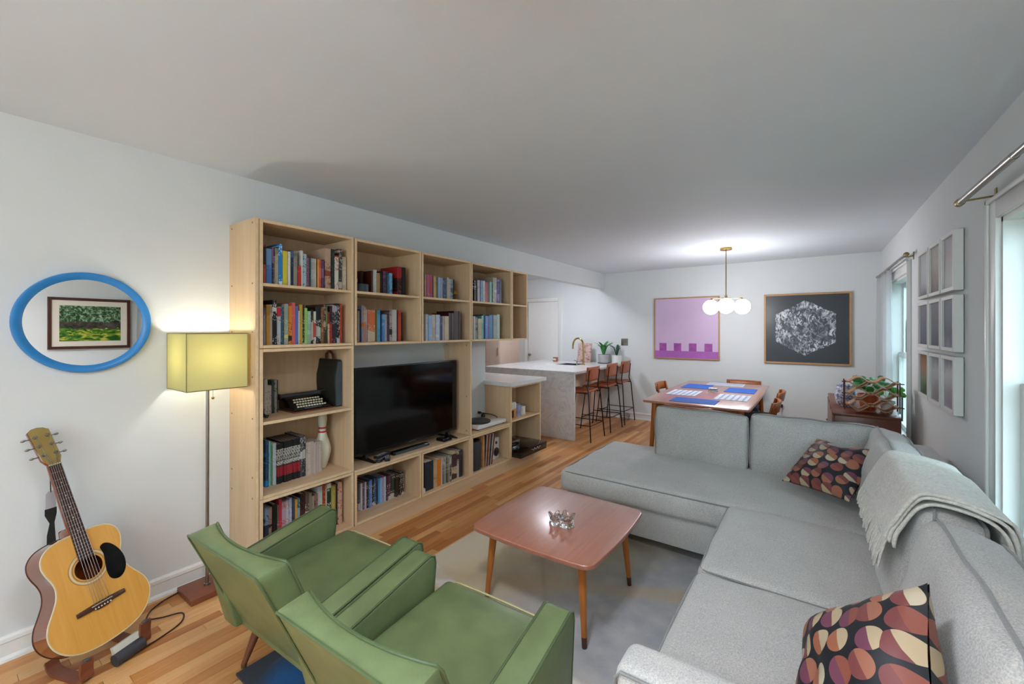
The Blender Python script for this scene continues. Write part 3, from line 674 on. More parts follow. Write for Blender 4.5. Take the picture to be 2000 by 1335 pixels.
def colname(hx):
    r, g, b_ = [int(hx[i:i+2], 16) / 255 for i in (0, 2, 4)]; h, l, s = colorsys.rgb_to_hls(r, g, b_); h *= 360
    if l < .16: return 'black' if s < .35 else 'very dark'
    if s < .14: return 'white' if l > .72 else ('pale grey' if l > .55 else ('grey' if l > .3 else 'charcoal'))
    base = 'red' if h < 14 or h > 345 else 'orange' if h < 34 else 'tan' if h < 50 and s < .55 else 'yellow' if h < 66 else 'green' if h < 165 else 'teal' if h < 195 else 'blue' if h < 250 else 'purple' if h < 300 else 'pink'
    if base == 'orange' and s < .5: base = 'brown' if l < .5 else 'beige'
    return ('dark ' if l < .3 else 'pale ' if l > .66 else '') + base
for key, (zt, xs, row) in ROWS.items():
    z0 = BASE[key]
    for i, (y0, th, hh, c, acc) in enumerate(row):
        hgt = zt + hh - z0
        dep = min(.13 + .35 * hgt, xs - XBK - .012)
        if key == 'b2': dep = .136
        kind = 'disc case' if acc == 'case' else ('magazine' if key == 'b3' and 4 <= i <= 10 or key == 'D' and i >= 16 else 'book')
        nm = kind.replace(' ', '_')
        y0 += .0002; th -= .0004
        lab = '%s %s, %s from the left %s' % (colname(c), kind, ORD[i], WHERE[key])
        bx = MB(); cv = min(.0025, th * .16)
        d = dep; hb = hgt
        bx.box(-.0025, 0, 0, th, 0, hb); bx.box(-d, -.0025, 0, cv, 0, hb); bx.box(-d, -.0025, th - cv, th, 0, hb)
        o = bx.build(nm, 'volume_spine' if acc == 'volume' else 'book_cover', local=True, weld=False)
        o.location = (xs + rnd.uniform(-.006, .006), y0, z0)
        tag(o, lab, kind, 'books ' + WHERE[key])
        o.color = (*lin(c), 1)
        a = 'c8c4b8' if acc in ('volume', 'case') else ('a01c24' if acc == 'bicolour' else acc)
        o['accent'] = [float(q) for q in lin(a)]
        g = .003
        MB().box(-d + .002, -.003, cv, th - cv, g, hb - g).build('pages', 'black_plastic' if acc == 'case' else 'paper', o, local=True)
# the dark book whose front cover faces out, with its lettering
def text_mesh(txt, size, name, mat, parent, M, depth=.0008):
    cu = bpy.data.curves.new(name, 'FONT'); cu.body = txt; cu.size = size; cu.extrude = depth; cu.resolution_u = 3
    to = bpy.data.objects.new(name + '_src', cu); COL.objects.link(to)
    bpy.context.view_layer.update()
    me = bpy.data.meshes.new_from_object(to.evaluated_get(bpy.context.evaluated_depsgraph_get()))
    bpy.data.objects.remove(to); bpy.data.curves.remove(cu)
    me.materials.clear(); me.materials.append(MATS[mat]); me.transform(M)
    o = bpy.data.objects.new(name, me); COL.objects.link(o); o.parent = parent
    return o
plain('book_brown', '3a1a10', .4); plain('letter_cream', 'c8b49c', .5)
t = thing('book', (-2.86, 1.915, 1.744), 'dark brown book leaning with lettering on its front cover, above the television', 'book', 'books ' + WHERE['c2a'])
Mb = Matrix.Translation((-2.745, 1.905, 1.7445)) @ Matrix.Rotation(R(0), 4, 'Z') @ Matrix.Rotation(R(-4), 4, 'X')
mb = MB(Mb); mb.box(-.17, 0, 0, .002, 0, .17); mb.box(-.17, 0, .018, .02, 0, .17); mb.box(-.002, 0, .002, .018, 0, .17); mb.build('cover', 'book_brown', t)
MB(Mb).box(-.165, -.002, .002, .018, .003, .167).build('pages', 'paper', t)
o = text_mesh('THE FI', .042, 'lettering', 'letter_cream', t, Matrix.Translation(-Vector(t.location)) @ Mb @ Matrix(((1, 0, 0, -.155), (0, 0, -1, -.0006), (0, 1, 0, .085), (0, 0, 0, 1))))
t = tag(MB().cyl((-2.66, 1.862, 1.7443), (-2.66, 1.862, 1.803), .045, .045, 20).build('tin', 'case_blue', loc=(-2.66, 1.862, 1.744), bevel=.004, smooth=True), 'small dark blue round tin in front of the brown book', 'tin')
# ------------------------------------------------------------------ rug
rg = MB(); rg.prism([(-2.0, .78), (.35, .78), (.35, 3.35), (-2.0, 3.35)], 0.0005, .011)
tag(rg.build('area_rug', 'rug_wool', loc=(-.8, 2.0, 0), bevel=.004), 'washed grey and beige rug with a blue corner under the coffee table', 'rug')
RZ = .0115

# ------------------------------------------------------------------ sectional sofa
so = thing('sectional_sofa', (-.2, 2.6, RZ), 'large grey upholstered sectional sofa with chaise along the window wall', 'sofa')
def soft(c, half, r, name, mat, parent, M=None, **k):
    vs, fs = cushion(*half, r, **k)
    mm = Matrix.Translation(c) @ (M or Matrix.Identity(4))
    return MB(mm).add(vs, fs).build(name, mat, parent, smooth=True)
MB().box(-1.49, .60, 2.795, 3.84, .085, .29).build('chaise_base', 'sofa_grey', so, bevel=.012)
MB().box(-.37, .60, 1.06, 2.795, .085, .29).build('base', 'sofa_grey', so, bevel=.012)
MB().box(.43, .645, 1.06, 3.845, .085, .715).build('back_frame', 'sofa_grey_back', so, bevel=.03, seg=3)
MB().box(-.96, .43, 3.66, 3.845, .085, .66).build('back_frame', 'sofa_grey_back', so, bevel=.03, seg=3)
for cx, cy in ((-1.42, 2.88), (-1.42, 3.76), (.52, 3.76), (.52, 1.13), (-.3, 1.13), (-.3, 2.7)):
    MB().cyl((cx, cy, RZ if cx > -2 and cy < 3.35 else 0), (cx, cy, .09), .02, .026, 12).build('foot', 'black_plastic', so)
soft((-.50, 3.255, .365), (1.02, .505, .082), .04, 'chaise_cushion', 'sofa_grey', so, puff=(.006, .006, .018), wr=.010, seed=3, n=(26, 14, 3))
soft((-.03, 2.345, .372), (.375, .402, .082), .04, 'seat_cushion', 'sofa_grey', so, puff=(.008, .006, .022), wr=.006, seed=11, n=(14, 14, 3))
soft((-.03, 1.555, .372), (.375, .378, .082), .04, 'seat_cushion', 'sofa_grey', so, puff=(.008, .006, .022), wr=.006, seed=23, n=(14, 14, 3))
soft((.105, 1.105, .345), (.525, .068, .262), .032, 'arm', 'sofa_grey', so, puff=(.004, .01, .012), wr=.004, seed=5, n=(14, 4, 8))
MB().tube([(-.415, 1.042, .30), (-.415, 1.042, .575), (-.40, 1.040, .596), (0, 1.036, .604), (.6, 1.04, .602)], .0045, 6).build('piping', 'sofa_piping', so, smooth=True)
def loop(hx, hy, r, z, c, w=.0045, M=None):
    M = M or Matrix.Identity(4)
    return [Vector(c) + M @ Vector((x, y, z)) for x, y in rrect(hx, hy, r, 5, .006)]
MB().tube(loop(1.012, .497, .04, .066, (-.50, 3.255, .365)), .0045, 6, True).build('piping', 'sofa_piping', so, smooth=True)
for cy, hy in ((2.345, .394), (1.555, .37)):
    MB().tube(loop(.367, hy, .04, .066, (-.03, cy, .372)), .0045, 6, True).build('piping', 'sofa_piping', so, smooth=True)
def back_cushion(c, half, lean_axis, lean, seed, wr=.012, pipe=True, r=.05, pf=.04):
    M = Matrix.Rotation(R(lean), 4, lean_axis)
    o = soft(c, half, r, 'back_cushion', 'sofa_grey_back', so, M, puff=(.035 if half[0] < half[1] else .0, pf if half[1] < half[0] else .0, .008), wr=wr, seed=seed, n=(6 if half[0] < half[1] else 18, 18 if half[0] < half[1] else 6, 12))
    if pipe:
        along = half[1] if half[0] < half[1] else half[0]
        for s in (-1, 1):
            off = (half[0] if half[0] < half[1] else half[1]) * .72 * s
            pts = []
            for px, pz in rrect(along - .004, half[2] - .004, .05, 5, .004):
                q = Vector((off, px, pz)) if half[0] < half[1] else Vector((px, off, pz))
                nn = noise.noise(Vector((q.x * 5 + seed, q.y * 5, q.z * 5))) * wr
                q += Vector((q.x / half[0] * .3, q.y / half[1], q.z / half[2])).normalized() * (nn + .004)
                pts.append(Matrix.Translation(c) @ M @ q)
            MB().tube(pts, .005, 6, True).build('piping', 'sofa_piping', so, smooth=True)
    return o
back_cushion(Vector((-.715, 3.555, .63)), (.335, .05, .205), 'X', -9, 31, wr=.014, r=.028, pf=.075)
back_cushion(Vector((-.005, 3.555, .635)), (.36, .055, .215), 'X', -8, 41, wr=.016, r=.03, pf=.075)
back_cushion(Vector((.345, 3.10, .645)), (.085, .40, .215), 'Y', 13, 53, wr=.016)
back_cushion(Vector((.345, 2.31, .645)), (.085, .385, .215), 'Y', 13, 67, wr=.014)
back_cushion(Vector((.350, 1.535, .645)), (.10, .38, .21), 'Y', 13, 79, wr=.018)

# printed throw pillows (knife edge, soft corners)
def throw_pillow(M, a, T_, label, seed, dent=0.0):
    mb = MB()
    n = 26
    for s in (-1, 1):
        def fn(u, v):
            x, y = 2 * u - 1, 2 * v - 1
            t = max(0, (1 - abs(x) ** 2.6)) ** .55 * max(0, (1 - abs(y) ** 2.6)) ** .55
            sx = x * (1 - .07 * (1 - y * y)); sy = y * (1 - .07 * (1 - x * x))
            if dent: sy -= dent * math.exp(-((x) / .35) ** 2) * max(0, y) ** 2
            wv = noise.noise(Vector((x * 2.3 + seed, y * 2.3, s))) * .022 * (t * .7 + .1)
            return (sx * a, sy * a, s * (T_ * t + .0015) + wv)
        mb.grid(fn, n, n)
    o = mb.build('throw_pillow', 'pillow_print', local=True, smooth=True)
    o.matrix_world = M
    return tag(o, label, 'pillow', 'printed throw pillows')
def frame_M(c, xdir, ydir):
    x = Vector(xdir).normalized(); y = (Vector(ydir) - x * Vector(ydir).dot(x)).normalized(); z = x.cross(y)
    return Matrix(((x.x, y.x, z.x, c[0]), (x.y, y.y, z.y, c[1]), (x.z, y.z, z.z, c[2]), (0, 0, 0, 1)))
throw_pillow(frame_M((.095, 3.165, .65), (.242, -.18, .014), (.149, .28, .23)), .198, .075, 'patterned throw pillow in the far corner of the sofa, rust and plum ovals', 2.0, .22)
throw_pillow(frame_M((.094, 1.257, .645), (-.032, -.345, -.253), (-.218, .232, -.288)), .205, .085, 'patterned throw pillow nearest the camera on the sofa', 7.0)

# folded throw blanket over the second back cushion, fringe towards the seat
bl = thing('throw_blanket', (.38, 2.3, .6), 'cream fringed throw blanket folded over the sofa back', 'blanket')
def blanket_prof(off):
    c = Vector((.345, .645)); a = R(13); ca, sa = math.cos(a), math.sin(a); hx, hz = .085 + off + .036, .215 + off + .016
    pts = []
    for lx, lz in [(-hx - .002, .055), (-hx + .0, .09), (-hx + .008, .13), (-hx + .028, hz - .03), (-hx + .06, hz), (0, hz + .008), (hx - .06, hz - .002), (hx - .028, hz - .03), (hx + .0, .13), (hx + .004, .06)]:
        pts.append((c.x + ca * lx + sa * lz, c.y - sa * lx + ca * lz))
    return pts
def spline(pts, n):
    out = []; N = len(pts)
    for i in range(N - 1):
        p0, p1, p2, p3 = pts[max(i - 1, 0)], pts[i], pts[i + 1], pts[min(i + 2, N - 1)]
        for k in range(n):
            t = k / n
            out.append(tuple(.5 * (2 * p1[j] + (p2[j] - p0[j]) * t + (2 * p0[j] - 5 * p1[j] + 4 * p2[j] - p3[j]) * t * t + (3 * p1[j] - p0[j] - 3 * p2[j] + p3[j]) * t ** 3) for j in range(len(p1))))
    out.append(tuple(pts[-1])); return out
for k, (off, y0, y1) in enumerate(((.004, 1.93, 2.66), (.016, 1.94, 2.65), (.028, 1.955, 2.64))):
    pr = spline(blanket_prof(off), 4)
    def fn(u, v, pr=pr, y0=y0, y1=y1, k=k):
        i = min(int(u * (len(pr) - 1)), len(pr) - 2); t = u * (len(pr) - 1) - i
        x = pr[i][0] * (1 - t) + pr[i + 1][0] * t; z = pr[i][1] * (1 - t) + pr[i + 1][1] * t
        y = y0 + (y1 - y0) * v + .02 * math.sin(u * 5 + k)
        w_ = noise.noise(Vector((u * 3.5, v * 5, k * 2.7))) * .012 + noise.noise(Vector((u * 8, v * 14, k))) * .004
        return (x - w_ * .3, y, z + w_ + (.012 * math.sin(v * 9 + u * 4) * .4))
    o = MB().grid(fn, len(pr) - 1, 26).build('fold', 'blanket_cream', bl, smooth=True)
    so_ = o.modifiers.new('cloth_thickness', 'SOLIDIFY'); so_.thickness = .009; so_.offset = 1
fr = MB(); rf = random.Random(9)
p0 = blanket_prof(.02)[0]
for i in range(74):
    y = 1.95 + .69 * i / 73 + rf.uniform(-.004, .004); L = rf.uniform(.07, .11); dx = rf.uniform(-.012, .008); dy = rf.uniform(-.015, .012)
    fr.tube([(p0[0] - .008, y, p0[1] + .012), (p0[0] - .026 + dx * .5, y + dy * .5, p0[1] - L * .5), (p0[0] - .034 + dx * .5, y + dy, p0[1] - L)], [.0052, .0048, .003], 5)
tag(fr.build('fringe', 'blanket_cream', bl, smooth=True), kind='stuff')

# ------------------------------------------------------------------ green vinyl armchairs
def armchair(loc, rz, label):
    t = thing('armchair', loc, label, 'armchair', 'pair of green vinyl armchairs', rz)
    # seat cushion with a crowned front
    vs, fs = cushion(.255, .235, .075, .035, puff=(0, 0, .02), wr=.002, seed=4, n=(10, 10, 3))
    MB(Matrix.Translation((0, .10, .325)) @ Matrix.Rotation(R(3), 4, 'X')).add(vs, fs).build('seat_cushion', 'green_vinyl', t, smooth=True, local=True)
    sc = MB().tube([(x, .10 + .233 - (.0 if abs(x) < .23 else .02), .398 - .012 * (1 if abs(x) > .23 else 0) + .004 * (1 - (x / .25) ** 2)) for x in lins(-.25, .25, 12)], .0045, 6)
    sc.build('piping', 'piping_pale', t, smooth=True, local=True)
    MB().box(-.27, .27, -.19, .29, .185, .27).build('seat_frame', 'green_vinyl', t, bevel=.012, local=True)
    # side panels with sloping padded tops
    prof = [(-.215, .185), (.235, .185), (.268, .50), (.262, .525), (.24, .535), (-.25, .435), (-.27, .42)]
    for s in (-1, 1):
        a, b_ = sorted((s * .262, s * .365))
        MB().prism(prof, a, b_, 'x').build('arm', 'green_vinyl', t, bevel=.014, seg=3, local=True)
        for xx in (a + .004, b_ - .004):
            MB().tube([(xx, .236, .20), (xx, .267, .495), (xx, .262, .523), (xx, .238, .534), (xx, -.24, .437)], .0042, 6).build('piping', 'piping_green', t, smooth=True, local=True)
    # raked back, hollowed in front, wider at the top edge ends
    def back(u, v, side):                          # u across, v up
        x = (2 * u - 1); hw = .285 - .012 * v
        z = .20 + .455 * v; yr = -.185 - .20 * v
        th = .085 + .02 * v - (.045 * (1 - x * x)) * (.35 + .65 * v)
        return (x * hw, yr + (th if side else 0), z + (.012 * (1 if side else 0)) * v)
    mb = MB(); n, k = 14, 10
    mb.grid(lambda u, v: back(u, v, 0), n, k); mb.grid(lambda u, v: back(u, v, 1), n, k)
    for v in (0, 1): mb.grid(lambda u, w_: tuple(Vector(back(u, v, 0)).lerp(Vector(back(u, v, 1)), w_)), n, 1)
    for u in (0, 1): mb.grid(lambda v, w_: tuple(Vector(back(u, v, 0)).lerp(Vector(back(u, v, 1)), w_)), k, 1)
    mb.build('backrest', 'green_vinyl', t, bevel=.012, seg=2, local=True)
    for side in (0, 1):
        pts = [Vector(back(0, v, side)) for v in lins(.05, .96, 6)] + [Vector(back(u, .995, side)) for u in lins(.02, .98, 14)] + [Vector(back(1, v, side)) for v in lins(.96, .05, 6)]
        MB().tube(pts, .0045, 6).build('piping', 'piping_green', t, smooth=True, local=True)
    for sx in (-1, 1):
        for y, dy in ((-.12, -.06), (.20, .045)):
            MB().cyl((sx * .235, y, .19), (sx * .265, y + dy, .012), .022, .011, 14).build('leg', 'walnut', t, smooth=True, local=True)
            MB().cyl((sx * .2648, y + dy * .995, .0135), (sx * .265, y + dy, .0), .0118, .0115, 14).build('foot_cap', 'brass_dull', t, smooth=True, local=True)
    return t
ch = armchair((-1.748, 1.005, RZ), R(2), 'green vinyl armchair nearest the bookcase, worn top edge')
copy_tree(ch, (-.998, .985, RZ), R(2), label='green vinyl armchair in front, between its twin and the sofa')

# ------------------------------------------------------------------ coffee table
t = thing('coffee_table', (-1.14, 2.07, RZ), 'low square teak coffee table with rounded corners and tapered legs', 'table')
M = Matrix.Translation((-1.14, 2.065, 0))
MB(M).prism(rrect(.352, .362, .055, 6, .014), .404, .428).build('table_top', ['teak_top'], t, bevel=.006, seg=3)
MB(M).prism(rrect(.30, .31, .02, 3), .384, .404).build('apron', 'teak_leg', t)
for sx in (-1, 1):
    for sy in (-1, 1):
        MB(M).cyl((sx * .26, sy * .265, .385), (sx * .285, sy * .29, .06), .021, .0135, 16).build('leg', 'teak_leg', t, smooth=True)
        MB(M).cyl((sx * .285, sy * .29, .06), (sx * .288, sy * .293, RZ + .0005), .0136, .012, 16).build('foot_cap', 'rosewood_dark', t, smooth=True)
# two clear sculpted glass holders
for i, (cx, cy, r, hh, sd) in enumerate(((-1.125, 1.985, .034, .05, 1), (-1.062, 1.995, .038, .06, 5))):
    prof = [(r * .9, 0), (r, .004), (r * .82, hh * .5), (r * 1.05, hh), (r * .8, hh + .001), (r * .55, hh * .55), (r * .3, hh * .45), (0, hh * .45)]
    n = 20; vs = []; fs = []
    for k, (q, z) in enumerate(prof):
        for j in range(n):
            a = 2 * math.pi * j / n; lob = 1 + .16 * math.sin(4 * a + sd) * (1 if k in (2, 3, 4) else .4); dz = .010 * math.sin(4 * a + sd) if k in (3, 4) else 0
            vs.append((cx + q * lob * math.cos(a), cy + q * lob * math.sin(a), .4285 + z + dz))
    for k in range(len(prof) - 1): fs += [(k * n + j, k * n + (j + 1) % n, (k + 1) * n + (j + 1) % n, (k + 1) * n + j) for j in range(n)]
    fs.append(tuple(range(n - 1, -1, -1)))
    tag(MB().add(vs, fs).build('glass_holder', 'clear_glass', loc=(cx, cy, .4285), smooth=True), ['small wavy clear glass candle holder, left one on the coffee table', 'small wavy clear glass candle holder, right one on the coffee table'][i], 'candle holder', 'glass candle holders')

# ------------------------------------------------------------------ television and the things on its shelf
t = thing('television', (-2.71, 2.37, .494), 'large black flat television standing on the plywood shelf', 'television')
MB().box(-2.735, -2.70, 1.832, 2.905, .545, 1.192).build('housing', 'black_plastic', t, bevel=.004)
MB().box(-2.70, -2.6985, 1.84, 2.897, .565, 1.184).build('screen', 'screen_black', t)
MB().box(-2.70, -2.697, 2.33, 2.41, .549, .556).build('badge', 'steel', t)
for y in (1.925, 2.80):
    MB().prism([(-2.85, .4945), (-2.61, .4945), (-2.61, .502), (-2.70, .515), (-2.72, .55), (-2.735, .55), (-2.75, .512), (-2.85, .502)], y, y + .022, 'y').build('foot', 'black_plastic', t)
t = tag(MB().prism(rrect(.055, .055, .02), .4945, .518).build('streaming_box', 'black_gloss', local=True, bevel=.004), 'small round-cornered black streaming box right of the television stand', 'media player')
t.location = (-2.66, 2.70, 0)
t = thing('sound_bar', (-2.665, 2.35, .494), 'slim black sound bar lying in front of the television', 'sound bar')
MB().box(-2.69, -2.64, 2.13, 2.51, .4945, .522).build('body', 'black_gloss', t, bevel=.008, seg=3)
MB().box(-2.6405, -2.6395, 2.15, 2.49, .500, .516).build('grille', 'case_blue', t)
for i, (x, y, a, L) in enumerate(((-2.64, 2.02, 30, .15), (-2.625, 2.055, 55, .14), (-2.66, 2.04, 15, .16))):
    M = Matrix.Translation((x, y, .4945 + (.0 if i < 2 else .019))) @ Matrix.Rotation(R(a), 4, 'Z')
    t = tag(MB().box(-.02, .02, -L / 2, L / 2, 0, .018).build('remote_control', 'black_plastic', local=True, bevel=.005), ['black remote control at the shelf edge, left of two', 'black remote control at the shelf edge, right of two', 'black remote control lying across two others'][i], 'remote control', 'remote controls by the television')
    t.matrix_world = M
    kb = MB()
    for r_ in range(7):
        for c in range(3): kb.cyl((-.011 + .011 * c, -L / 2 + .02 + r_ * .016, .018), (-.011 + .011 * c, -L / 2 + .02 + r_ * .016, .0195), .0036, n=6)
    kb.build('button', 'tag_grey', t, local=True)['kind'] = 'stuff'

# ------------------------------------------------------------------ typewriter, its case, bowling pin
t = thing('typewriter', (-2.83, 1.52, .937), 'black portable typewriter with cream keys on the bookcase shelf', 'typewriter')
MB().box(-2.905, -2.685, 1.385, 1.655, .9375, .945).build('base_board', 'walnut_board', t, bevel=.002)
prof = [(-2.70, .945), (-2.70, .962), (-2.745, .978), (-2.80, 1.005), (-2.825, 1.02), (-2.895, 1.02), (-2.905, .99), (-2.905, .945)]
MB().prism(prof, 1.39, 1.65, 'y').build('body', 'black_paint', t, bevel=.008, seg=2)
kk = MB()
for r_ in range(4):
    for c in range(11 - (r_ % 2)):
        x = -2.715 - .022 * r_; y = 1.425 + .0185 * c + .006 * (r_ % 2); z = .968 + .0125 * r_
        kk.cyl((x, y, z), (x, y, z + .008), .0072, n=10)
tag(kk.build('key', 'key_cream', t, smooth=True), kind='stuff')
MB().box(-2.706, -2.696, 1.46, 1.58, .957, .964).build('space_bar', 'case_blue', t, bevel=.002)
MB().cyl((-2.87, 1.375, 1.028), (-2.87, 1.665, 1.028), .016, n=16).build('platen', 'dark_rubber', t, smooth=True)
for y in (1.372, 1.66): MB().cyl((-2.87, y, 1.028), (-2.87, y + .01, 1.028), .02, n=16).build('platen_knob', 'black_plastic', t, smooth=True)
MB().cyl((-2.86, 1.655, 1.035), (-2.80, 1.665, 1.05), .003, n=8).build('carriage_lever', 'steel', t)
t = thing('typewriter_case', (-2.80, 1.69, .937), 'black upright typewriter case with a brown leather handle', 'case')
out = [(1.672, .9375), (1.722, .9375), (1.722, 1.255), (1.71, 1.265), (1.684, 1.265), (1.676, 1.21), (1.664, 1.16), (1.662, 1.10), (1.668, 1.02)]
MB().prism(out, -2.92, -2.69, 'x').build('shell', 'case_black', t, bevel=.006)
MB().prism([(1.678, .945), (1.718, .945), (1.718, 1.25), (1.69, 1.25), (1.683, 1.205), (1.672, 1.155), (1.67, 1.10), (1.675, 1.02)], -2.69, -2.687, 'x').build('end_face', 'case_blue', t)
MB().tube([(-2.85, 1.697, 1.262), (-2.845, 1.697, 1.30), (-2.82, 1.697, 1.318), (-2.795, 1.697, 1.318), (-2.765, 1.697, 1.30), (-2.755, 1.697, 1.262)], .009, 8).build('handle', 'leather_brown', t, smooth=True)
t = thing('bowling_pin', (-2.80, 1.640, .509), 'white bowling pin with two red neck bands', 'bowling pin')
prof = [(0, .0), (.026, .0), (.03, .012), (.045, .06), (.056, .105), (.0575, .125), (.054, .15), (.044, .185), (.033, .215), (.0255, .245), (.0235, .265), (.0245, .29), (.029, .32), (.0315, .345), (.028, .368), (.018, .38), (0, .384)]
MB().lathe(prof, (-2.80, 1.640, .5095), 24).build('body', 'pin_white', t, smooth=True)
for z0, z1, r in ((.245, .257, .0262), (.272, .284, .0252)): MB().lathe([(r - .001, z0), (r, z0 + .001), (r, z1 - .001), (r - .001, z1)], (-2.80, 1.640, .5095), 24).build('neck_band', 'pin_red', t, smooth=True)
# binoculars-like dark trinket, gold figurine, stuff in the narrow unit
t = thing('toy_car', (-2.70, 1.175, .937), 'tiny dark toy car at the left end of the typewriter shelf', 'toy')
MB().box(-2.72, -2.69, 1.165, 1.235, .945, .955).build('body', 'black_gloss', t, bevel=.003); MB().box(-2.715, -2.695, 1.18, 1.215, .955, .965).build('cabin', 'black_gloss', t, bevel=.003)
for y in (1.178, 1.222):
    for x in (-2.722, -2.693): MB().cyl((x, y, .944), (x + .005, y, .944), .0065, n=10).build('wheel', 'dark_rubber', t)
t = thing('mushroom_figurine', (-2.70, 2.865, 1.744), 'small gold capped figurine on thin legs beside the books', 'figurine')
MB().lathe([(.032, .055), (.03, .07), (.018, .088), (.005, .1), (0, .104)], (-2.70, 2.865, 1.7445), 18).build('cap', 'gold_paint', t, smooth=True)
for a in (0, 120, 240):
    MB().cyl((-2.70 + .012 * math.cos(R(a)), 2.865 + .012 * math.sin(R(a)), 1.80), (-2.70 + .018 * math.cos(R(a)), 2.865 + .018 * math.sin(R(a)), 1.7445), .003, n=8).build('leg', 'rosewood_dark', t)
plain('book_yellow', 'c89a30', .5); plain('book_pinkish', 'b87c70', .5)
for nm, y, c, zz, hh, lab in (('book', 3.66, 'book_yellow', 1.7445, .20, 'yellow book alone in the upper half of the narrow kitchen-end unit'), ('book', 3.675, 'book_pinkish', 1.3825, .18, 'pinkish brown book alone in the lower half of the narrow kitchen-end unit')):
    t = thing(nm, (-2.76, y, zz), lab, 'book')
    mb = MB(); mb.box(-2.80, -2.66, y, y + .002, zz, zz + hh); mb.box(-2.80, -2.66, y + .026, y + .028, zz, zz + hh); mb.box(-2.662, -2.66, y + .002, y + .026, zz, zz + hh); mb.build('cover', c, t)
    MB().box(-2.797, -2.662, y + .002, y + .026, zz + .003, zz + hh - .003).build('pages', 'paper', t)
t = tag(MB().cyl((-2.612, 2.405, .1265), (-2.612, 2.405, .166), .022, .02, 18).build('white_tumbler', 'white_ceramic', loc=(-2.612, 2.405, .126), bevel=.004), 'small white cup at the front left of the magazine unit', 'cup')

# low unit with speakers and records
t = thing('black_speaker', (-2.68, 3.09, .126), 'tall rounded black speaker at the left of the record unit', 'speaker')
MB(Matrix.Translation((-2.672, 3.10, 0))).prism(rrect(.066, .07, .045, 8), .1265, .40).build('body', 'grey_speaker', t, smooth=True, bevel=.004)
MB(Matrix.Translation((-2.672, 3.10, 0))).prism(rrect(.058, .062, .04, 8), .40, .412).build('top_cap', 'black_gloss', t, smooth=True)
LPC = ['c08c5c', '2c2c2c', 'b8a894', '8c3c38', 'a8a498', '3c3438', 'c4b4a4', '7c2c30']
for i, c in enumerate(LPC):
    plain('sleeve_%d' % i, c, .5, var=.25, scale=18)
    y = 3.19 + .019 * i; lean = 0 if i == 0 else -4 - i * .8; thk = .02 if i == 0 else .006
    o = MB().box(-.305, 0, 0, thk, 0, .31).build('record_sleeve', 'sleeve_%d' % i, local=True, bevel=.0008, seg=1)
    o.matrix_world = Matrix.Translation((-2.612, y if i == 0 else y + .0, .1272)) @ Matrix.Rotation(R(lean), 4, 'X')
    tag(o, ['orange wooden edged record box set beside the black speaker', 'black record sleeve, second in the leaning row', 'beige record sleeve, third in the leaning row', 'brick red record sleeve, fourth in the leaning row', 'grey record sleeve, fifth in the leaning row', 'dark plum record sleeve, sixth in the leaning row', 'cream record sleeve, seventh in the leaning row', 'maroon record sleeve, last in the leaning row'][i], 'record', 'records in the low unit')
    if i: MB().cyl((-.0005, thk / 2, .155), (.004, thk / 2, .155), .0022, n=12).build('disc_edge', 'black_gloss', o, local=True)
t = thing('white_speaker', (-2.75, 3.49, .126), 'small white bookshelf speaker with a round dark cone', 'speaker')
MB().box(-2.83, -2.69, 3.44, 3.55, .1265, .345).build('body', 'white_satin', t, bevel=.008)
MB().cyl((-2.69, 3.495, .20), (-2.684, 3.495, .20), .044, n=24).build('cone_ring', 'dark_rubber', t)
o = MB().lathe([(.038, 0), (.02, .008), (0, .01)], (0, 0, 0), 20).build('cone', 'black_plastic', t, local=True)
o.matrix_local = Matrix.Translation(Vector((-2.684, 3.495, .20)) - t.location) @ Matrix.Rotation(R(90), 4, 'Y')
MB().cyl((-2.69, 3.495, .295), (-2.685, 3.495, .295), .016, n=18).build('tweeter', 'dark_rubber', t)
# record player
t = thing('record_player', (-2.77, 3.38, .494), 'white record player with black platter and tonearm', 'record player')
MB().box(-2.905, -2.625, 3.125, 3.585, .505, .54).build('plinth', 'white_satin', t, bevel=.004)
for x in (-2.88, -2.65):
    for y in (3.15, 3.56): MB().cyl((x, y, .4945), (x, y, .506), .014, n=14).build('foot', 'black_plastic', t)
MB().cyl((-2.765, 3.285, .54), (-2.765, 3.285, .556), .132, n=40).build('platter', 'black_plastic', t, bevel=.003)
MB().cyl((-2.765, 3.285, .556), (-2.765, 3.285, .5575), .048, n=30).build('record_label', 'dark_rubber', t)
MB().cyl((-2.765, 3.285, .5575), (-2.765, 3.285, .566), .003, n=8).build('spindle', 'steel', t)
MB().cyl((-2.87, 3.50, .54), (-2.87, 3.50, .575), .022, .018, 18).build('tonearm_base', 'black_plastic', t)
MB().tube([(-2.90, 3.49, .585), (-2.87, 3.50, .583), (-2.76, 3.52, .575), (-2.68, 3.49, .57), (-2.66, 3.47, .565)], .005, 8).build('tonearm', 'black_plastic', t, smooth=True)
MB().cyl((-2.925, 3.483, .586), (-2.895, 3.492, .585), .014, n=14).build('counterweight', 'black_plastic', t)
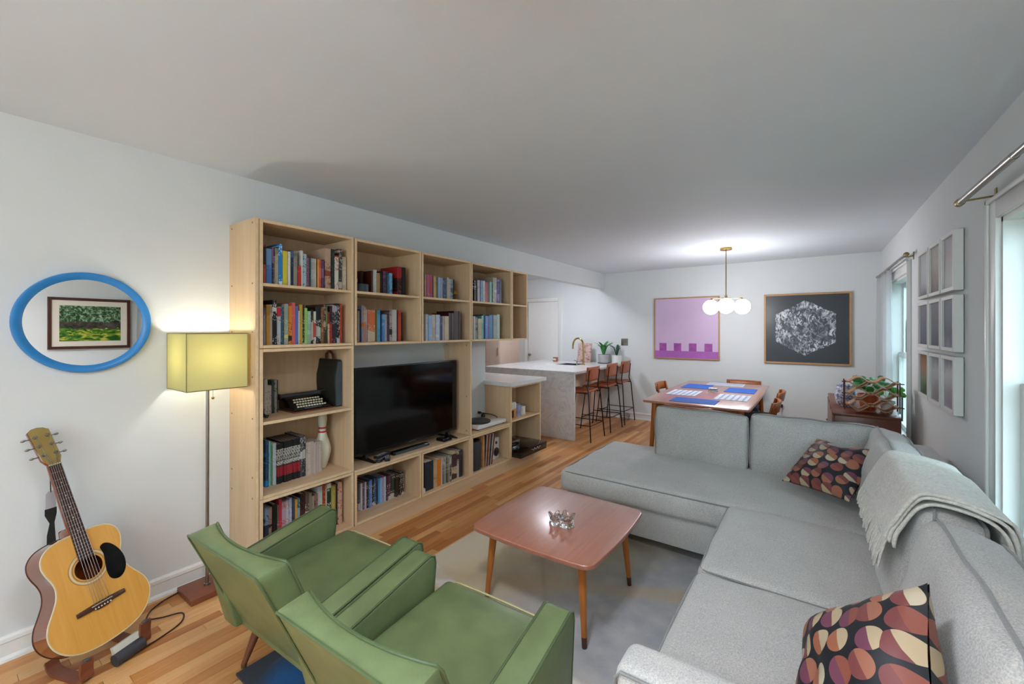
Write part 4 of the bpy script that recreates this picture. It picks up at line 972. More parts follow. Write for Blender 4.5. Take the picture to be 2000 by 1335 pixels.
# games and amplifier in the waist-high unit
plain('card_orange', 'd8821c', .5, var=.2, scale=30); plain('card_white', 'd0d0c4', .5, var=.3, scale=40); plain('card_green', '88b048', .5); plain('tin_blue', '8c94b8', .35, var=.3, scale=30)
t = thing('card_game_box', (-2.68, 3.72, .511), 'orange card game box with black panel on the waist-high shelf', 'box')
MB().box(-2.76, -2.64, 3.66, 3.79, .5115, .61).build('body', 'card_orange', t, bevel=.002); MB().box(-2.64, -2.639, 3.69, 3.745, .52, .60).build('panel', 'black_plastic', t)
t = thing('card_game_box', (-2.69, 3.72, .61), 'white and green card game box stacked on the orange one', 'box')
MB().box(-2.76, -2.645, 3.665, 3.80, .6105, .68).build('body', 'card_white', t, bevel=.002); MB().box(-2.645, -2.644, 3.675, 3.72, .62, .67).build('panel', 'card_green', t)
for i, (y, r, hh, mt, lab) in enumerate(((3.87, .05, .13, 'tin_blue', 'round pale blue tin right of the card games'), (3.98, .045, .10, 'paper', 'short cream jar at the right of the games shelf'))):
    t = thing('tin', (-2.70, y, .511), lab, 'tin')
    MB().cyl((-2.70, y, .5115), (-2.70, y, .511 + hh), r, n=22).build('body', mt, t, bevel=.003); MB().cyl((-2.70, y, .511 + hh), (-2.70, y, .511 + hh + .014), r + .002, n=22).build('lid', 'steel', t, bevel=.003)
t = thing('board_game_box', (-2.55, 3.78, .126), 'large flat black board game box sticking out of the unit', 'box')
MB().box(-2.90, -2.47, 3.636, 4.15, .1265, .20).build('tray', 'black_plastic', t, bevel=.003); MB().box(-2.903, -2.467, 3.633, 4.153, .15, .205).build('lid', 'black_gloss', t, bevel=.003)
lg = MB(); yy = lins(3.83, 4.02, 18)
lg.tube([(-2.4662, y, .176 + .011 * math.sin(i * 1.25) + .006 * math.cos(i * 2.1)) for i, y in enumerate(yy)], .0028, 6); lg.build('logo_script', 'tag_grey', t)
t = thing('amplifier', (-2.67, 3.72, .206), 'small silver amplifier with knobs on the black game box', 'amplifier')
MB().box(-2.80, -2.60, 3.645, 3.80, .2065, .285).build('body', 'steel', t, bevel=.003)
for y in (3.665, 3.69, 3.72, 3.755):
    for z in ((.235, .262) if y < 3.75 else (.248,)): MB().cyl((-2.60, y, z), (-2.588, y, z), .008 if y < 3.75 else .016, n=14).build('knob', 'black_metal', t)
# ------------------------------------------------------------------ floor lamp
t = thing('floor_lamp', (-2.79, .945, 0), 'floor lamp with square cream shade and walnut base beside the bookcase', 'lamp')
MB().box(-2.895, -2.685, .836, 1.045, .0005, .032).build('base', 'walnut_board', t, bevel=.003)
MB().cyl((-2.79, .945, .032), (-2.79, .945, .042), .016, n=18).build('collar', 'brushed_nickel', t, smooth=True)
MB().cyl((-2.79, .945, .03), (-2.782, .945, 1.24), .0085, n=14).build('pole', 'brushed_nickel', t, smooth=True)
SX0, SX1, SY0, SY1, SZ0, SZ1 = -2.925, -2.635, .80, 1.09, 1.148, 1.452
mb = MB(); th = .0025
mb.box(SX0, SX0 + th, SY0, SY1, SZ0, SZ1); mb.box(SX1 - th, SX1, SY0, SY1, SZ0, SZ1); mb.box(SX0 + th, SX1 - th, SY0, SY0 + th, SZ0, SZ1); mb.box(SX0 + th, SX1 - th, SY1 - th, SY1, SZ0, SZ1)
sh = mb.build('shade', 'shade_cloth', t, weld=False)
wr = MB()
for zz in (SZ0, SZ1): wr.tube([(SX0, SY0, zz), (SX1, SY0, zz), (SX1, SY1, zz), (SX0, SY1, zz)], .0022, 6, True)
for x, y in ((SX0, SY0), (SX1, SY0), (SX1, SY1), (SX0, SY1)): wr.cyl((x, y, SZ0), (x, y, SZ1), .0016, n=6)
wr.build('shade_wire', 'brass_dull', sh)
sp = MB()
for a in (0, 90, 180, 270): sp.cyl((-2.78, .945, 1.235), (-2.78 + .143 * math.cos(R(a)), .945 + .143 * math.sin(R(a)), 1.16), .002, n=6)
sp.build('spider', 'brushed_nickel', t)
MB().cyl((-2.782, .945, 1.225), (-2.782, .945, 1.285), .016, n=16).build('socket', 'black_plastic', t, smooth=True)
MB().sphere((-2.782, .945, 1.325), (.033, .033, .043), 16).build('bulb', 'bulb_warm', t, smooth=True)
MB().tube([(-2.762, .955, 1.24), (-2.752, .960, 1.21), (-2.752, .960, 1.095)], .0012, 6).build('pull_chain', 'steel', t)
MB().sphere((-2.752, .960, 1.088), .008, 10).build('pull_bead', 'brass_dull', t, smooth=True)
t = tag(MB().tube(spline([(-2.885, .84, .006), (-2.86, .76, .005), (-2.80, .69, .005), (-2.69, .645, .005), (-2.60, .60, .005), (-2.515, .54, .005), (-2.49, .52, .006), (-2.50, .56, .006), (-2.53, .66, .005), (-2.58, .76, .005), (-2.66, .79, .006), (-2.70, .72, .006), (-2.73, .68, .006)], 6), .0035, 8).build('lamp_cord', 'cord_brown', loc=(-2.6, .65, 0), smooth=True), 'thin dark lamp cord looped on the floor by the guitar', 'cord')

# ------------------------------------------------------------------ round mirror
MC = (-2.936, .481, 1.508)
Mm = Matrix.Translation(MC) @ Matrix.Rotation(R(90), 4, 'Y')        # local z = room +x
t = thing('round_mirror', MC, 'round wall mirror with a deep sky blue frame', 'mirror')
ring = [(.247, .0), (.247, .022), (.243, .03), (.236, .031), (.214, .021), (.211, .018), (.211, .0)]
n = 72; vs = []; fs = []
for r_, z in ring: vs += [(r_ * math.cos(2 * math.pi * i / n), r_ * math.sin(2 * math.pi * i / n), z) for i in range(n)]
for k in range(len(ring)): fs += [(k * n + i, k * n + (i + 1) % n, ((k + 1) % len(ring)) * n + (i + 1) % n, ((k + 1) % len(ring)) * n + i) for i in range(n)]
MB(Mm).add(vs, fs).build('frame', 'mirror_frame_blue', t, smooth=True)
MB(Mm).cyl((0, 0, .004), (0, 0, .016), .2108, n=72).build('mirror_glass', 'mirror_silver', t)

# ------------------------------------------------------------------ acoustic guitar on its cradle stand
gx, gy = Vector((-.3342, .9408, .0569)), Vector((-.3093, -.1665, .9363))
rl = R(.8); gX = (gx * math.cos(rl) + gy * math.sin(rl)).normalized(); gY = (gy * math.cos(rl) - gx * math.sin(rl)).normalized(); gN = gX.cross(gY)
GM = Matrix(((gX.x, gY.x, gN.x, -2.573), (gX.y, gY.y, gN.y, .468), (gX.z, gY.z, gN.z, .262), (0, 0, 0, 1)))
gt = bpy.data.objects.new('acoustic_guitar', None); COL.objects.link(gt); gt.matrix_world = GM; gt.empty_display_size = .1
tag(gt, 'acoustic guitar with honey spruce top leaning on a stand by the wall', 'guitar')
half = [(x * 1.07, y) for x, y in [(0, -.165), (.05, -.162), (.1, -.148), (.14, -.118), (.165, -.075), (.172, -.03), (.162, .015), (.138, .06), (.119, .1), (.112, .14), (.116, .175), (.126, .21), (.131, .245), (.124, .28), (.1, .308), (.06, .322), (0, .325)]]
hs = spline(half, 4)
outl = [(x, y) for x, y in hs] + [(-x, y) for x, y in hs[-2:0:-1]]
D = .105
def plate(z0, z1, sc=1.0, hole=False): return MB().prism([(x * sc, y * sc if sc != 1 else y) for x, y in outl], z0, z1)
sd = MB(); n = len(outl)
sd.add([(x, y, -.003) for x, y in outl] + [(x, y, -D) for x, y in outl], [(i, (i + 1) % n, n + (i + 1) % n, n + i) for i in range(n)])
sd.build('sides', 'mahogany_side', gt, local=True, smooth=True)
MB().prism(outl, -D - .003, -D).build('back', 'mahogany_side', gt, local=True)
# top with sound hole: ring strips between hole and outline by angle
hc = (0, .165); hr = .05
def ray_out(a):
    d = Vector((math.cos(a), math.sin(a))); best = 0
    for i in range(n):
        p = Vector(outl[i]) - Vector(hc); q = Vector(outl[(i + 1) % n]) - Vector(hc); e = q - p
        den = d.x * e.y - d.y * e.x
        if abs(den) < 1e-9: continue
        tt = (p.x * e.y - p.y * e.x) / den; s_ = (p.x * d.y - p.y * d.x) / den
        if tt > 0 and -1e-6 <= s_ <= 1 + 1e-6: best = max(best, tt)
    return best
K = 160; vs = []; fs = []
for z in (0, -.003):
    for i in range(K):
        a = 2 * math.pi * i / K; vs.append((hc[0] + hr * math.cos(a), hc[1] + hr * math.sin(a), z))
    for i in range(K):
        a = 2 * math.pi * i / K; r_ = ray_out(a); vs.append((hc[0] + r_ * math.cos(a), hc[1] + r_ * math.sin(a), z))
for i in range(K):
    j = (i + 1) % K
    fs += [(i, K + i, K + j, j), (2 * K + i, 2 * K + j, 3 * K + j, 3 * K + i), (K + i, 3 * K + i, 3 * K + j, K + j), (i, j, 2 * K + j, 2 * K + i)]
top = MB().add(vs, fs).build('top', 'spruce_top', gt, local=True)
plain('binding_cream', 'cdbf9c', .35); plain('rosette_dark', '8a6a3c', .3)
for r0, r1, mt in ((.056, .0585, 'rosette_dark'), (.0615, .068, 'binding_cream'), (.0705, .072, 'rosette_dark')):
    vs = [(q * math.cos(2 * math.pi * i / 60), .165 + q * math.sin(2 * math.pi * i / 60), .0006) for q in (r0, r1) for i in range(60)]
    MB().add(vs, [(i, (i + 1) % 60, 60 + (i + 1) % 60, 60 + i) for i in range(60)]).build('rosette', mt, top, local=True)
MB().tube([(x, y, -.002) for x, y in outl], .0032, 6, True).build('binding', 'binding_cream', gt, local=True, smooth=True)
MB().tube([(x, y, -D) for x, y in outl], .0025, 6, True).build('binding', 'rosewood_dark', gt, local=True, smooth=True)
pg = [(.052, .12), (.06, .19), (.055, .225), (.075, .235), (.10, .215), (.122, .17), (.128, .125), (.118, .085), (.095, .062), (.07, .065), (.055, .085)]
pgs = spline(pg + [pg[0]], 3)[:-1]
MB().prism(pgs, .0004, .0018).build('pickguard', 'black_gloss', gt, local=True)
MB().prism([(-.088, -.012), (-.03, -.014), (-.02, -.022), (.02, -.022), (.03, -.014), (.088, -.012), (.088, .006), (.03, .01), (-.03, .01), (-.088, .006)], 0, .009).build('bridge', 'rosewood_dark', gt, local=True, bevel=.002)
MB().box(-.037, .037, 0, .003, .009, .012).build('saddle', 'binding_cream', gt, local=True)
for i in range(6): MB().sphere((-.0275 + .011 * i, -.012, .0105), .0032, 8).build('bridge_pin', 'white_ceramic', gt, local=True, smooth=True)
nk = [(-.027, .205), (.027, .205), (.0215, .648), (-.0215, .648)]
MB().prism(nk, .0, .006).build('fretboard', 'rosewood_dark', gt, local=True, bevel=.001, seg=1)
MB().prism([(-.027, .325), (.027, .325), (.0215, .66), (-.0215, .66)], -.02, .0).build('neck', 'mahogany_side', gt, local=True, bevel=.008, seg=3)
MB().prism([(-.03, .30), (.03, .30), (.024, .36), (-.024, .36)], -.085, -.012).build('heel', 'mahogany_side', gt, local=True, bevel=.01, seg=2)
for k in range(1, 20):
    y = .648 - .648 * (1 - 2 ** (-k / 12))
    if y < .21: break
    hw = .0215 + (.027 - .0215) * (.648 - y) / .443
    MB().box(-hw, hw, y - .0012, y + .0012, .006, .0072).build('fret', 'brushed_nickel', gt, local=True)
for k in (3, 5, 7, 9, 12):
    y = .648 - .648 * (1 - 2 ** (-(k - .5) / 12)); MB().cyl((0, y, .006), (0, y, .0064), .0032, n=10).build('inlay', 'binding_cream', gt, local=True)
MB().box(-.0215, .0215, .646, .651, .006, .009).build('nut', 'binding_cream', gt, local=True)
HM = Matrix.Translation((0, .651, .003)) @ Matrix.Rotation(R(-12), 4, 'X')
wood('headstock_face', '8c7640', 'a88c50', (40, 4, 40), .3, kind='Object')
hd = MB(HM).prism([(-.0215, 0), (.0215, 0), (.034, .03), (.037, .17), (.02, .183), (0, .187), (-.02, .183), (-.037, .17), (-.034, .03)], -.016, 0, mi=0)
hd.mi[-1] = 1; hd.build('headstock', ['mahogany_side', 'headstock_face'], gt, local=True, bevel=.0015, seg=1)
for s in (-1, 1):
    for k in range(3):
        y = .05 + .045 * k
        pm = MB(HM); pm.cyl((s * .021, y, 0), (s * .021, y, .012), .0045, n=10); pm.cyl((s * .021, y, 0), (s * .021, y, .003), .0075, n=12); pm.cyl((s * .034, y, -.009), (s * .05, y, -.009), .0028, n=8)
        pm.sphere((s * .056, y, -.009), (.009, .0055, .008), 10); pm.build('tuning_peg', 'steel', gt, local=True, smooth=True)
for i in range(6):
    xn = -.0175 + .007 * i; xb = -.0275 + .011 * i; s = -1 if i < 3 else 1; k = (2 - i) if i < 3 else (i - 3)
    pe = HM @ Vector((s * .021, .05 + .045 * k, .008))
    MB().tube([(xb, -.012, .010), (xb, .001, .0125), (xn, .649, .0095), tuple(pe)], .0009, 5).build('string', 'steel', gt, local=True)
# dark lining seen through the sound hole
MB().prism([(x * .93, y * .95 + .008) for x, y in outl], -D + .002, -D + .004).build('label_board', 'mahogany_side', gt, local=True)
# strap hanging at the wall side with a leather tag
st = thing('guitar_strap', (-2.80, .36, .62), 'black guitar strap with a grey paper tag hanging at the neck', 'strap')
a0 = Vector((-2.815, .338, .848)); b0 = Vector((-2.815, .346, .735))
MB().tube([a0, (a0 + b0) / 2 + Vector((0, .003, 0)), b0], .0022, 6).build('lace', 'strap_black', st, smooth=True)
def ribbon(pts, w, thk, wd):
    mb = MB(); wd = Vector(wd).normalized(); P = [Vector(p) for p in pts]; vs = []
    for i, p in enumerate(P):
        ww = w[i] if isinstance(w, list) else w
        d = (P[min(i + 1, len(P) - 1)] - P[max(i - 1, 0)]).normalized(); nn = d.cross(wd).normalized()
        vs += [p + wd * ww + nn * thk, p - wd * ww + nn * thk, p - wd * ww - nn * thk, p + wd * ww - nn * thk]
    fs = []
    for i in range(len(P) - 1): fs += [(4 * i + j, 4 * i + (j + 1) % 4, 4 * i + 4 + (j + 1) % 4, 4 * i + 4 + j) for j in range(4)]
    fs += [(3, 2, 1, 0), tuple(4 * (len(P) - 1) + j for j in range(4))]
    return mb.add(vs, fs)
wdir = (-.3, .95, 0)
ribbon([b0 + Vector((0, 0, .006)), b0 + Vector((0, 0, -.004)), b0 + Vector((0, 0, -.075))], [.008, .017, .018], .001, wdir).build('paper_tag', 'tag_grey', st)
ribbon([b0 + Vector((0, 0, -.072)), b0 + Vector((0, 0, -.10)), b0 + Vector((.0, .004, -.14)), b0 + Vector((.01, .0, -.19)), b0 + Vector((.02, .0, -.24)), b0 + Vector((.03, .01, -.285))], [.02, .02, .008, .014, .016, .016], .0012, wdir).build('webbing', 'strap_black', st)
# stand: two crossed bent-wood cradles with felt ends and a grey roller
sd_ = thing('guitar_stand', (-2.60, .45, 0), 'low bent wood cradle stand holding the guitar', 'stand')
def on(x, y, z): return GM @ Vector((x, y, z))
for s in (-1, 1):
    a = on(s * .11, -.175, .022); b = on(s * .11, -.175, -.05); c = on(s * .11, -.11, -.15)
    zt = on(s * .11, -.135, .0).z
    tip = Vector((a.x + .012, a.y, max(.05, zt - .025))); f0 = Vector((a.x, a.y, .02)); b_ = Vector((b.x, b.y, .008)); c_ = Vector((c.x, c.y, .012))
    pts = spline([tip, (tip + f0) / 2 + Vector((-.004, 0, -.004)), f0, b_, c_, c_ + Vector((-.05, -.01, .03))], 5)
    ribbon(pts, .022, .006, gX).build('cradle', 'walnut_board', sd_, smooth=False)
    MB().sphere(tuple(tip), (.007, .016, .008), 12).build('felt_end', 'dark_rubber', sd_, smooth=True)
rc = on(.03, -.2, .03); rc.z = .03
MB().cyl(rc - gX * .05, rc + gX * .06, .026, n=20).build('roller', 'grey_speaker', sd_, smooth=True)
o = MB().box(-.05, .05, -.02, .02, -.01, .01).build('cross_block', 'cream_plastic', sd_, local=True)
o.matrix_local = Matrix.Translation(-Vector(sd_.location)) @ Matrix(((gX.x, gY.x, gN.x, rc.x - .03), (gX.y, gY.y, gN.y, rc.y), (gX.z, gY.z, gN.z, .055), (0, 0, 0, 1)))

# ------------------------------------------------------------------ framed pictures
def frame(name, axis, c, a0, a1, z0, z1, wd, dep, fmat, label, pmats, mat_w=0, inset=.006, group=None):
    """axis 'y-': hung on the far wall facing -y; 'x-': hung on the window wall facing -x"""
    def bx(mb, d0, d1, p, q, r0, r1, mi=0):
        if axis == 'y-': return mb.box(p, q, c - d1, c - d0, r0, r1, mi)
        return mb.box(c - d1, c - d0, p, q, r0, r1, mi)
    loc = ((a0 + a1) / 2, c, z0) if axis == 'y-' else (c, (a0 + a1) / 2, z0)
    t = thing(name, loc, label, 'picture', group)
    fb = MB()
    for p, q, r0, r1 in ((a0, a0 + wd, z0, z1), (a1 - wd, a1, z0, z1), (a0 + wd, a1 - wd, z1 - wd, z1), (a0 + wd, a1 - wd, z0, z0 + wd)): bx(fb, .004, dep, p, q, r0, r1)
    fb.build('frame', fmat, t, bevel=.0015, seg=1, weld=False)
    d = dep - inset
    if mat_w:
        bx(MB(), .004, d, a0 + wd, a1 - wd, z0 + wd, z1 - wd).build('mount', 'paper', t)
        pr = bx(MB(), d, d + .0015, a0 + wd + mat_w, a1 - wd - mat_w, z0 + wd + mat_w, z1 - wd - mat_w)
    else: pr = bx(MB(), .004, d, a0 + wd, a1 - wd, z0 + wd, z1 - wd)
    return t, pr.build('print', pmats, t), bx, d
plain('print_lilac', 'ccb2d0', .35, var=.05, scale=2); plain('print_magenta', 'a860b0', .4, var=.08, scale=6); plain('print_plum', '9a4c98', .4, var=.25, scale=20)
t, pr, bx, d = frame('framed_print', 'y-', YB, -2.066, -1.112, 1.02, 1.975, .017, .032, 'frame_oak', 'lilac print with four plum squares on a magenta band, oak frame', 'print_lilac')
bx(MB(), d, d + .001, -2.049, -1.129, 1.037, 1.145).build('print_band', 'print_magenta', t)
for k in range(4): x = -1.985 + .222 * k; bx(MB(), d, d + .0012, x, x + .11, 1.145, 1.265).build('print_square', 'print_plum', t)
# chalk-white crystal drawing on black
m, nt, b = newmat('print_crystal')
v = coords(nt, 'Object'); sx = nt.nodes.new('ShaderNodeSeparateXYZ'); nt.links.new(v, sx.inputs[0])
cx = math_(nt, 'ABSOLUTE', math_(nt, 'ADD', sx.outputs[0], .01)); cz = math_(nt, 'ABSOLUTE', math_(nt, 'SUBTRACT', sx.outputs[2], .485))
n1 = nz(nt, v, 14, 4, .7)
hexd = math_(nt, 'MAXIMUM', math_(nt, 'MULTIPLY', cx, .95), math_(nt, 'ADD', math_(nt, 'MULTIPLY', cz, .84), math_(nt, 'MULTIPLY', cx, .46)))
hexd = math_(nt, 'ADD', hexd, math_(nt, 'MULTIPLY', math_(nt, 'SUBTRACT', n1, .5), .06))
inside = math_(nt, 'LESS_THAN', hexd, .31)
mp = coords(nt, 'Object', (17, 17, 11)); vo = nt.nodes.new('ShaderNodeTexVoronoi'); vo.inputs['Scale'].default_value = 1; nt.links.new(mp, vo.inputs['Vector'])
s2 = nt.nodes.new('ShaderNodeSeparateColor'); nt.links.new(vo.outputs['Color'], s2.inputs[0])
stroke = nz(nt, coords(nt, 'Object', (1, 1, .55), (0, R(18), 0)), 24, 5, .7, 1.6)
sr = nt.nodes.new('ShaderNodeMapRange'); sr.inputs[1].default_value = .46; sr.inputs[2].default_value = .58; nt.links.new(stroke, sr.inputs[0])
rim = math_(nt, 'MULTIPLY', math_(nt, 'GREATER_THAN', hexd, .245), .2)
fle = math_(nt, 'MULTIPLY', sr.outputs[0], math_(nt, 'ADD', math_(nt, 'ADD', .12, math_(nt, 'MULTIPLY', math_(nt, 'POWER', s2.outputs[0], 1.3), 1.1)), rim))
val = math_(nt, 'MULTIPLY', inside, math_(nt, 'ADD', fle, .02))
nt.links.new(mix(nt, val, lin('26262a'), lin('d4d6dc')), b.inputs['Base Color']); b.inputs['Roughness'].default_value = .35
frame('framed_print', 'y-', YB, -.546, .412, 1.012, 1.962, .024, .034, 'frame_oak', 'black print of a white faceted crystal in an oak frame', 'print_crystal')
def photo_mat(name, cols, zscale=5, seed=0):
    m, nt, b = newmat(name); v = coords(nt, 'Object')
    mp = nt.nodes.new('ShaderNodeMapping'); mp.inputs['Location'].default_value = (seed, seed * 1.7, 0); mp.inputs['Scale'].default_value = (1, 1, .35); nt.links.new(v, mp.inputs[0])
    sx = nt.nodes.new('ShaderNodeSeparateXYZ'); nt.links.new(v, sx.inputs[0])
    f = nz(nt, mp.outputs[0], 28, 4, .7); z = math_(nt, 'ADD', math_(nt, 'DIVIDE', sx.outputs[2], .33), math_(nt, 'MULTIPLY', math_(nt, 'SUBTRACT', f, .5), .5))
    c = ramp(nt, z, [(i / (len(cols) - 1), lin(q)) for i, q in enumerate(cols)])
    nt.links.new(mix(nt, math_(nt, 'MULTIPLY', f, .3), c, lin('3c3c44')), b.inputs['Base Color']); b.inputs['Roughness'].default_value = .3; setin(b, Specular_IOR_Level=.25); return name
PH = [['5c5864', 'b4b4b8', 'c4c4c4', 'b8b8b8'], ['2c2428', '8c6c5c', 'b0a898', 'a8a498'], ['c0c0bc', 'b8b8b8', 'b8a0a0', 'a4a8b0'],
      ['4c4c5c', '6c6c7c', '74747c', '84848c'], ['3c3c44', '5c5c68', '6c6468', '7c7c84'], ['8c8c9c', '3c4050', '4c5468', '3c4458'],
      ['1c2c34', '4c6c3c', '9c6c3c', '8c5430'], ['8c8088', '9c9ca0', 'b4b4b4', '6c6c70'], ['8c8490', 'a8a0a8', 'c4c4c4', '5c5c64']]
colY = [(4.055, 4.39), (3.715, 4.03), (3.40, 3.688)]; rowZ = [(1.698, 2.043), (1.346, 1.672), (.985, 1.317)]
LR = ['top', 'middle', 'bottom']; LC = ['far', 'centre', 'near']; PD = ['pale misty photo', 'pink sky photo', 'pale grey photo', 'grey sea photo', 'grey streaked photo', 'dark blue grey photo', 'brown and green photo', 'pale leafy photo', 'white tangled photo']
for r_ in range(3):
    for c in range(3):
        k = r_ * 3 + c
        frame('box_frame', 'x-', XR, colY[c][0], colY[c][1], rowZ[r_][0], rowZ[r_][1], .022, .046, 'frame_white', '%s in white box frame, %s row, %s column by the window' % (PD[k], LR[r_], LC[c]), photo_mat('photo_%d' % k, PH[k], seed=k * 3.1), inset=.012, group='grid of white box frames')
# picture that shows in the mirror
m, nt, b = newmat('photo_garden'); v = coords(nt, 'Object'); sx = nt.nodes.new('ShaderNodeSeparateXYZ'); nt.links.new(v, sx.inputs[0]); zz = sx.outputs[2]
f1 = nz(nt, v, 34, 5, .75, .6); f2 = nz(nt, v, 11, 4, .7)
crown = ramp(nt, f1, [(.38, lin('16281a')), (.5, lin('3c6438')), (.62, lin('a8bca8'))]); lawn = ramp(nt, nz(nt, coords(nt, 'Object', (1, 1, 3)), 12, 4, .6, 1), [(.42, lin('24501c')), (.52, lin('58882c')), (.62, lin('c4b848'))])
fence = ramp(nt, f2, [(.4, lin('2c2a20')), (.6, lin('54504a'))])
hz = math_(nt, 'ADD', zz, math_(nt, 'MULTIPLY', math_(nt, 'SUBTRACT', f2, .5), .12))
c_ = mix(nt, math_(nt, 'GREATER_THAN', hz, .22), lawn, fence); c_ = mix(nt, math_(nt, 'GREATER_THAN', hz, .30), c_, crown)
nt.links.new(c_, b.inputs['Base Color']); b.inputs['Roughness'].default_value = .25
t, pr, bx, d = frame('framed_print', 'x-', XR, .777, 1.435, 1.265, 1.82, .03, .03, 'rosewood_dark', 'dark framed garden print seen in the round mirror', 'photo_garden', mat_w=.055)

# ------------------------------------------------------------------ curtain rods and sheer curtains
def rod(y0, y1, x, z, label, caps):
    t = thing('curtain_rod', (x, (y0 + y1) / 2, z), label, 'curtain rod')
    MB().cyl((x, y0, z), (x, y1, z), .0125, n=16).build('pole', 'brushed_nickel', t, smooth=True)
    MB().cyl((x, (y0 * .45 + y1 * .55), z), (x, y1 - .02, z), .0145, n=16).build('outer_sleeve', 'brushed_nickel', t, smooth=True)
    for y in caps:
        s = 1 if y > (y0 + y1) / 2 else -1
        MB().cyl((x, y - s * .008, z), (x, y + s * .03, z), .0185, n=20).build('finial', 'brass_dull', t, smooth=True, bevel=.003)
    for y in (y0 + .07, y1 - .07):
        mb = MB(); mb.cyl((XR - .004, y, z - .005), (x, y, z - .012), .0045, n=8); mb.box(XR - .005, XR, y - .012, y + .012, z - .035, z + .03); mb.build('bracket', 'brass_dull', t)
    return t
rod(1.45, 2.97, .595, 2.10, 'brushed metal curtain rod nearest the camera, on two brackets', (2.97,))
rod(4.78, 6.60, .64, 2.10, 'brushed metal curtain rod over the far window', (4.78, 6.60))
def curtain(y0a, y1a, y0b, y1b, x, z0, z1, folds, label, amp=.03):
    def fn(u, v):
        z = z1 + (z0 - z1) * v
        y = (y0a + (y1a - y0a) * u) * (1 - v) + (y0b + (y1b - y0b) * u) * v
        return (x + amp * (.5 + .5 * v) * math.sin(u * folds * 2 * math.pi + .5 * v) + .008 * math.sin(u * 31), y, z)
    o = MB().grid(fn, folds * 12, 14).build('sheer_curtain', 'sheer_white', loc=(x, (y0a + y1a) / 2, z0), smooth=True)
    s_ = o.modifiers.new('cloth_thickness', 'SOLIDIFY'); s_.thickness = .0012
    return tag(o, label, 'curtain', 'sheer white curtains')
curtain(5.72, 6.62, 5.60, 6.66, .645, .03, 2.088, 7, 'sheer white curtain in the far corner by the black crystal print', .022)
curtain(1.50, 2.15, 1.46, 2.60, .672, .03, 2.088, 6, 'sheer white curtain at the right edge behind the sofa', .018)

# ------------------------------------------------------------------ walnut cabinet, wine rack and plants
t = thing('walnut_cabinet', (.40, 5.34, 0), 'low walnut cabinet against the window wall at the far corner', 'cabinet')
MB().box(.16, .597, 4.66, 6.06, .16, .725).build('body', 'walnut', t, bevel=.003)
MB().box(.15, .602, 4.65, 6.07, .725, .747).build('top', 'walnut', t, bevel=.003)
for k in range(3):
    a = 4.675 + .462 * k; dd = MB().box(.145, .16, a, a + .452, .18, .71).build('door', 'walnut', t, bevel=.002); MB().sphere((.14, a + .41, .45), .011, 10).build('knob', 'brass_dull', dd, smooth=True)
for x in (.2, .56):
    for y in (4.72, 6.0): MB().cyl((x, y, .16), (x, y, 0), .02, .012, 12).build('leg', 'walnut', t, smooth=True)
t = thing('wine_rack', (.42, 4.80, .747), 'wavy bent plywood wine rack with six cells on the walnut cabinet', 'wine rack')
wood('bent_ply', 'a8744c', 'c09068', (4, 40, 40), .4)
for k, zc in enumerate((1.018, .918, .818)):
    for s in (1, -1):
        pts = []
        for i in range(33):
            u = i / 32; x = .245 + .35 * u; amp = .052 * math.sin(2 * math.pi * u - .0) if False else .047
            ph = math.sin(u * 2 * math.pi * 1.0 + 0) if False else -math.cos(u * 4 * math.pi)
            pts.append((x, 4.80, zc + s * (amp * (.5 + .5 * ph)) - s * 0.004))
        ribbon(pts, .075, .0035, (0, 1, 0)).build('wave_strip', 'bent_ply', t)
    for x0, x1 in ((.215, .25), (.59, .625)): MB().box(x0, x1, 4.73, 4.745, zc - .004, zc + .004).build('end_pin', 'leather_brown', t)
for x in (.235, .598):
    for y in (4.737, 4.863): MB().cyl((x, y, .7705), (x, y, 1.03), .0045, n=8).build('upright', 'leather_brown', t)
def leaf_disc(mb, c, nrm, r, sd):
    c = Vector(c); nrm = Vector(nrm).normalized(); a = nrm.orthogonal().normalized(); b = nrm.cross(a); n = 14
    vs = [c + nrm * .006] + [c + (a * math.cos(2 * math.pi * i / n) + b * math.sin(2 * math.pi * i / n)) * r * (1 + .06 * math.sin(3 * i + sd)) for i in range(n)] + [c - nrm * .0015]
    mb.add(vs, [(0, 1 + i, 1 + (i + 1) % n) for i in range(n)] + [(n + 1, 1 + (i + 1) % n, 1 + i) for i in range(n)])
def pilea(loc, label, pot_mat, leaves, stem_h, seed, pot=(.062, .05, .115), lmat='leaf_green', lr=(.02, .034), spread=.15, right=0):
    t = thing('potted_plant', loc, label, 'plant'); rr = random.Random(seed); x, y, z = loc
    r1, r0, ph = pot
    MB().lathe([(r0, .0005), (r1, ph), (r1 + .006, ph), (r1 + .006, ph - .022), (r1 + .001, ph - .024)], (x, y, z), 24).build('pot', pot_mat, t, smooth=True)
    MB().lathe([(r1 - .005, ph - .012), (0, ph - .008)], (x, y, z), 20).build('soil', 'soil', t)
    for k in range(leaves):
        a = rr.uniform(0, 2 * math.pi); q = rr.uniform(.35, 1) * spread; h_ = ph + stem_h * rr.uniform(.35, 1)
        tip = Vector((x + q * math.cos(a) + right * rr.random(), y + q * math.sin(a), z + h_))
        sm = MB().tube([(x + rr.uniform(-.01, .01), y, z + ph - .01), (x + (tip.x - x) * .35, y + (tip.y - y) * .35, z + ph + (h_ - ph) * .6), tuple(tip)], .0016, 5)
        stm = sm.build('stem', lmat, t)
        lm = MB(); leaf_disc(lm, tip, (math.cos(a) * .5 + .1, -.8 + math.sin(a) * .3, .65), rr.uniform(*lr), k); lm.build('leaf', lmat, stm, smooth=True)
    return t
pilea((.42, 5.02, .747), 'round-leaved plant in a terracotta pot behind the wine rack', 'terracotta', 30, .16, 5, (.075, .055, .14))
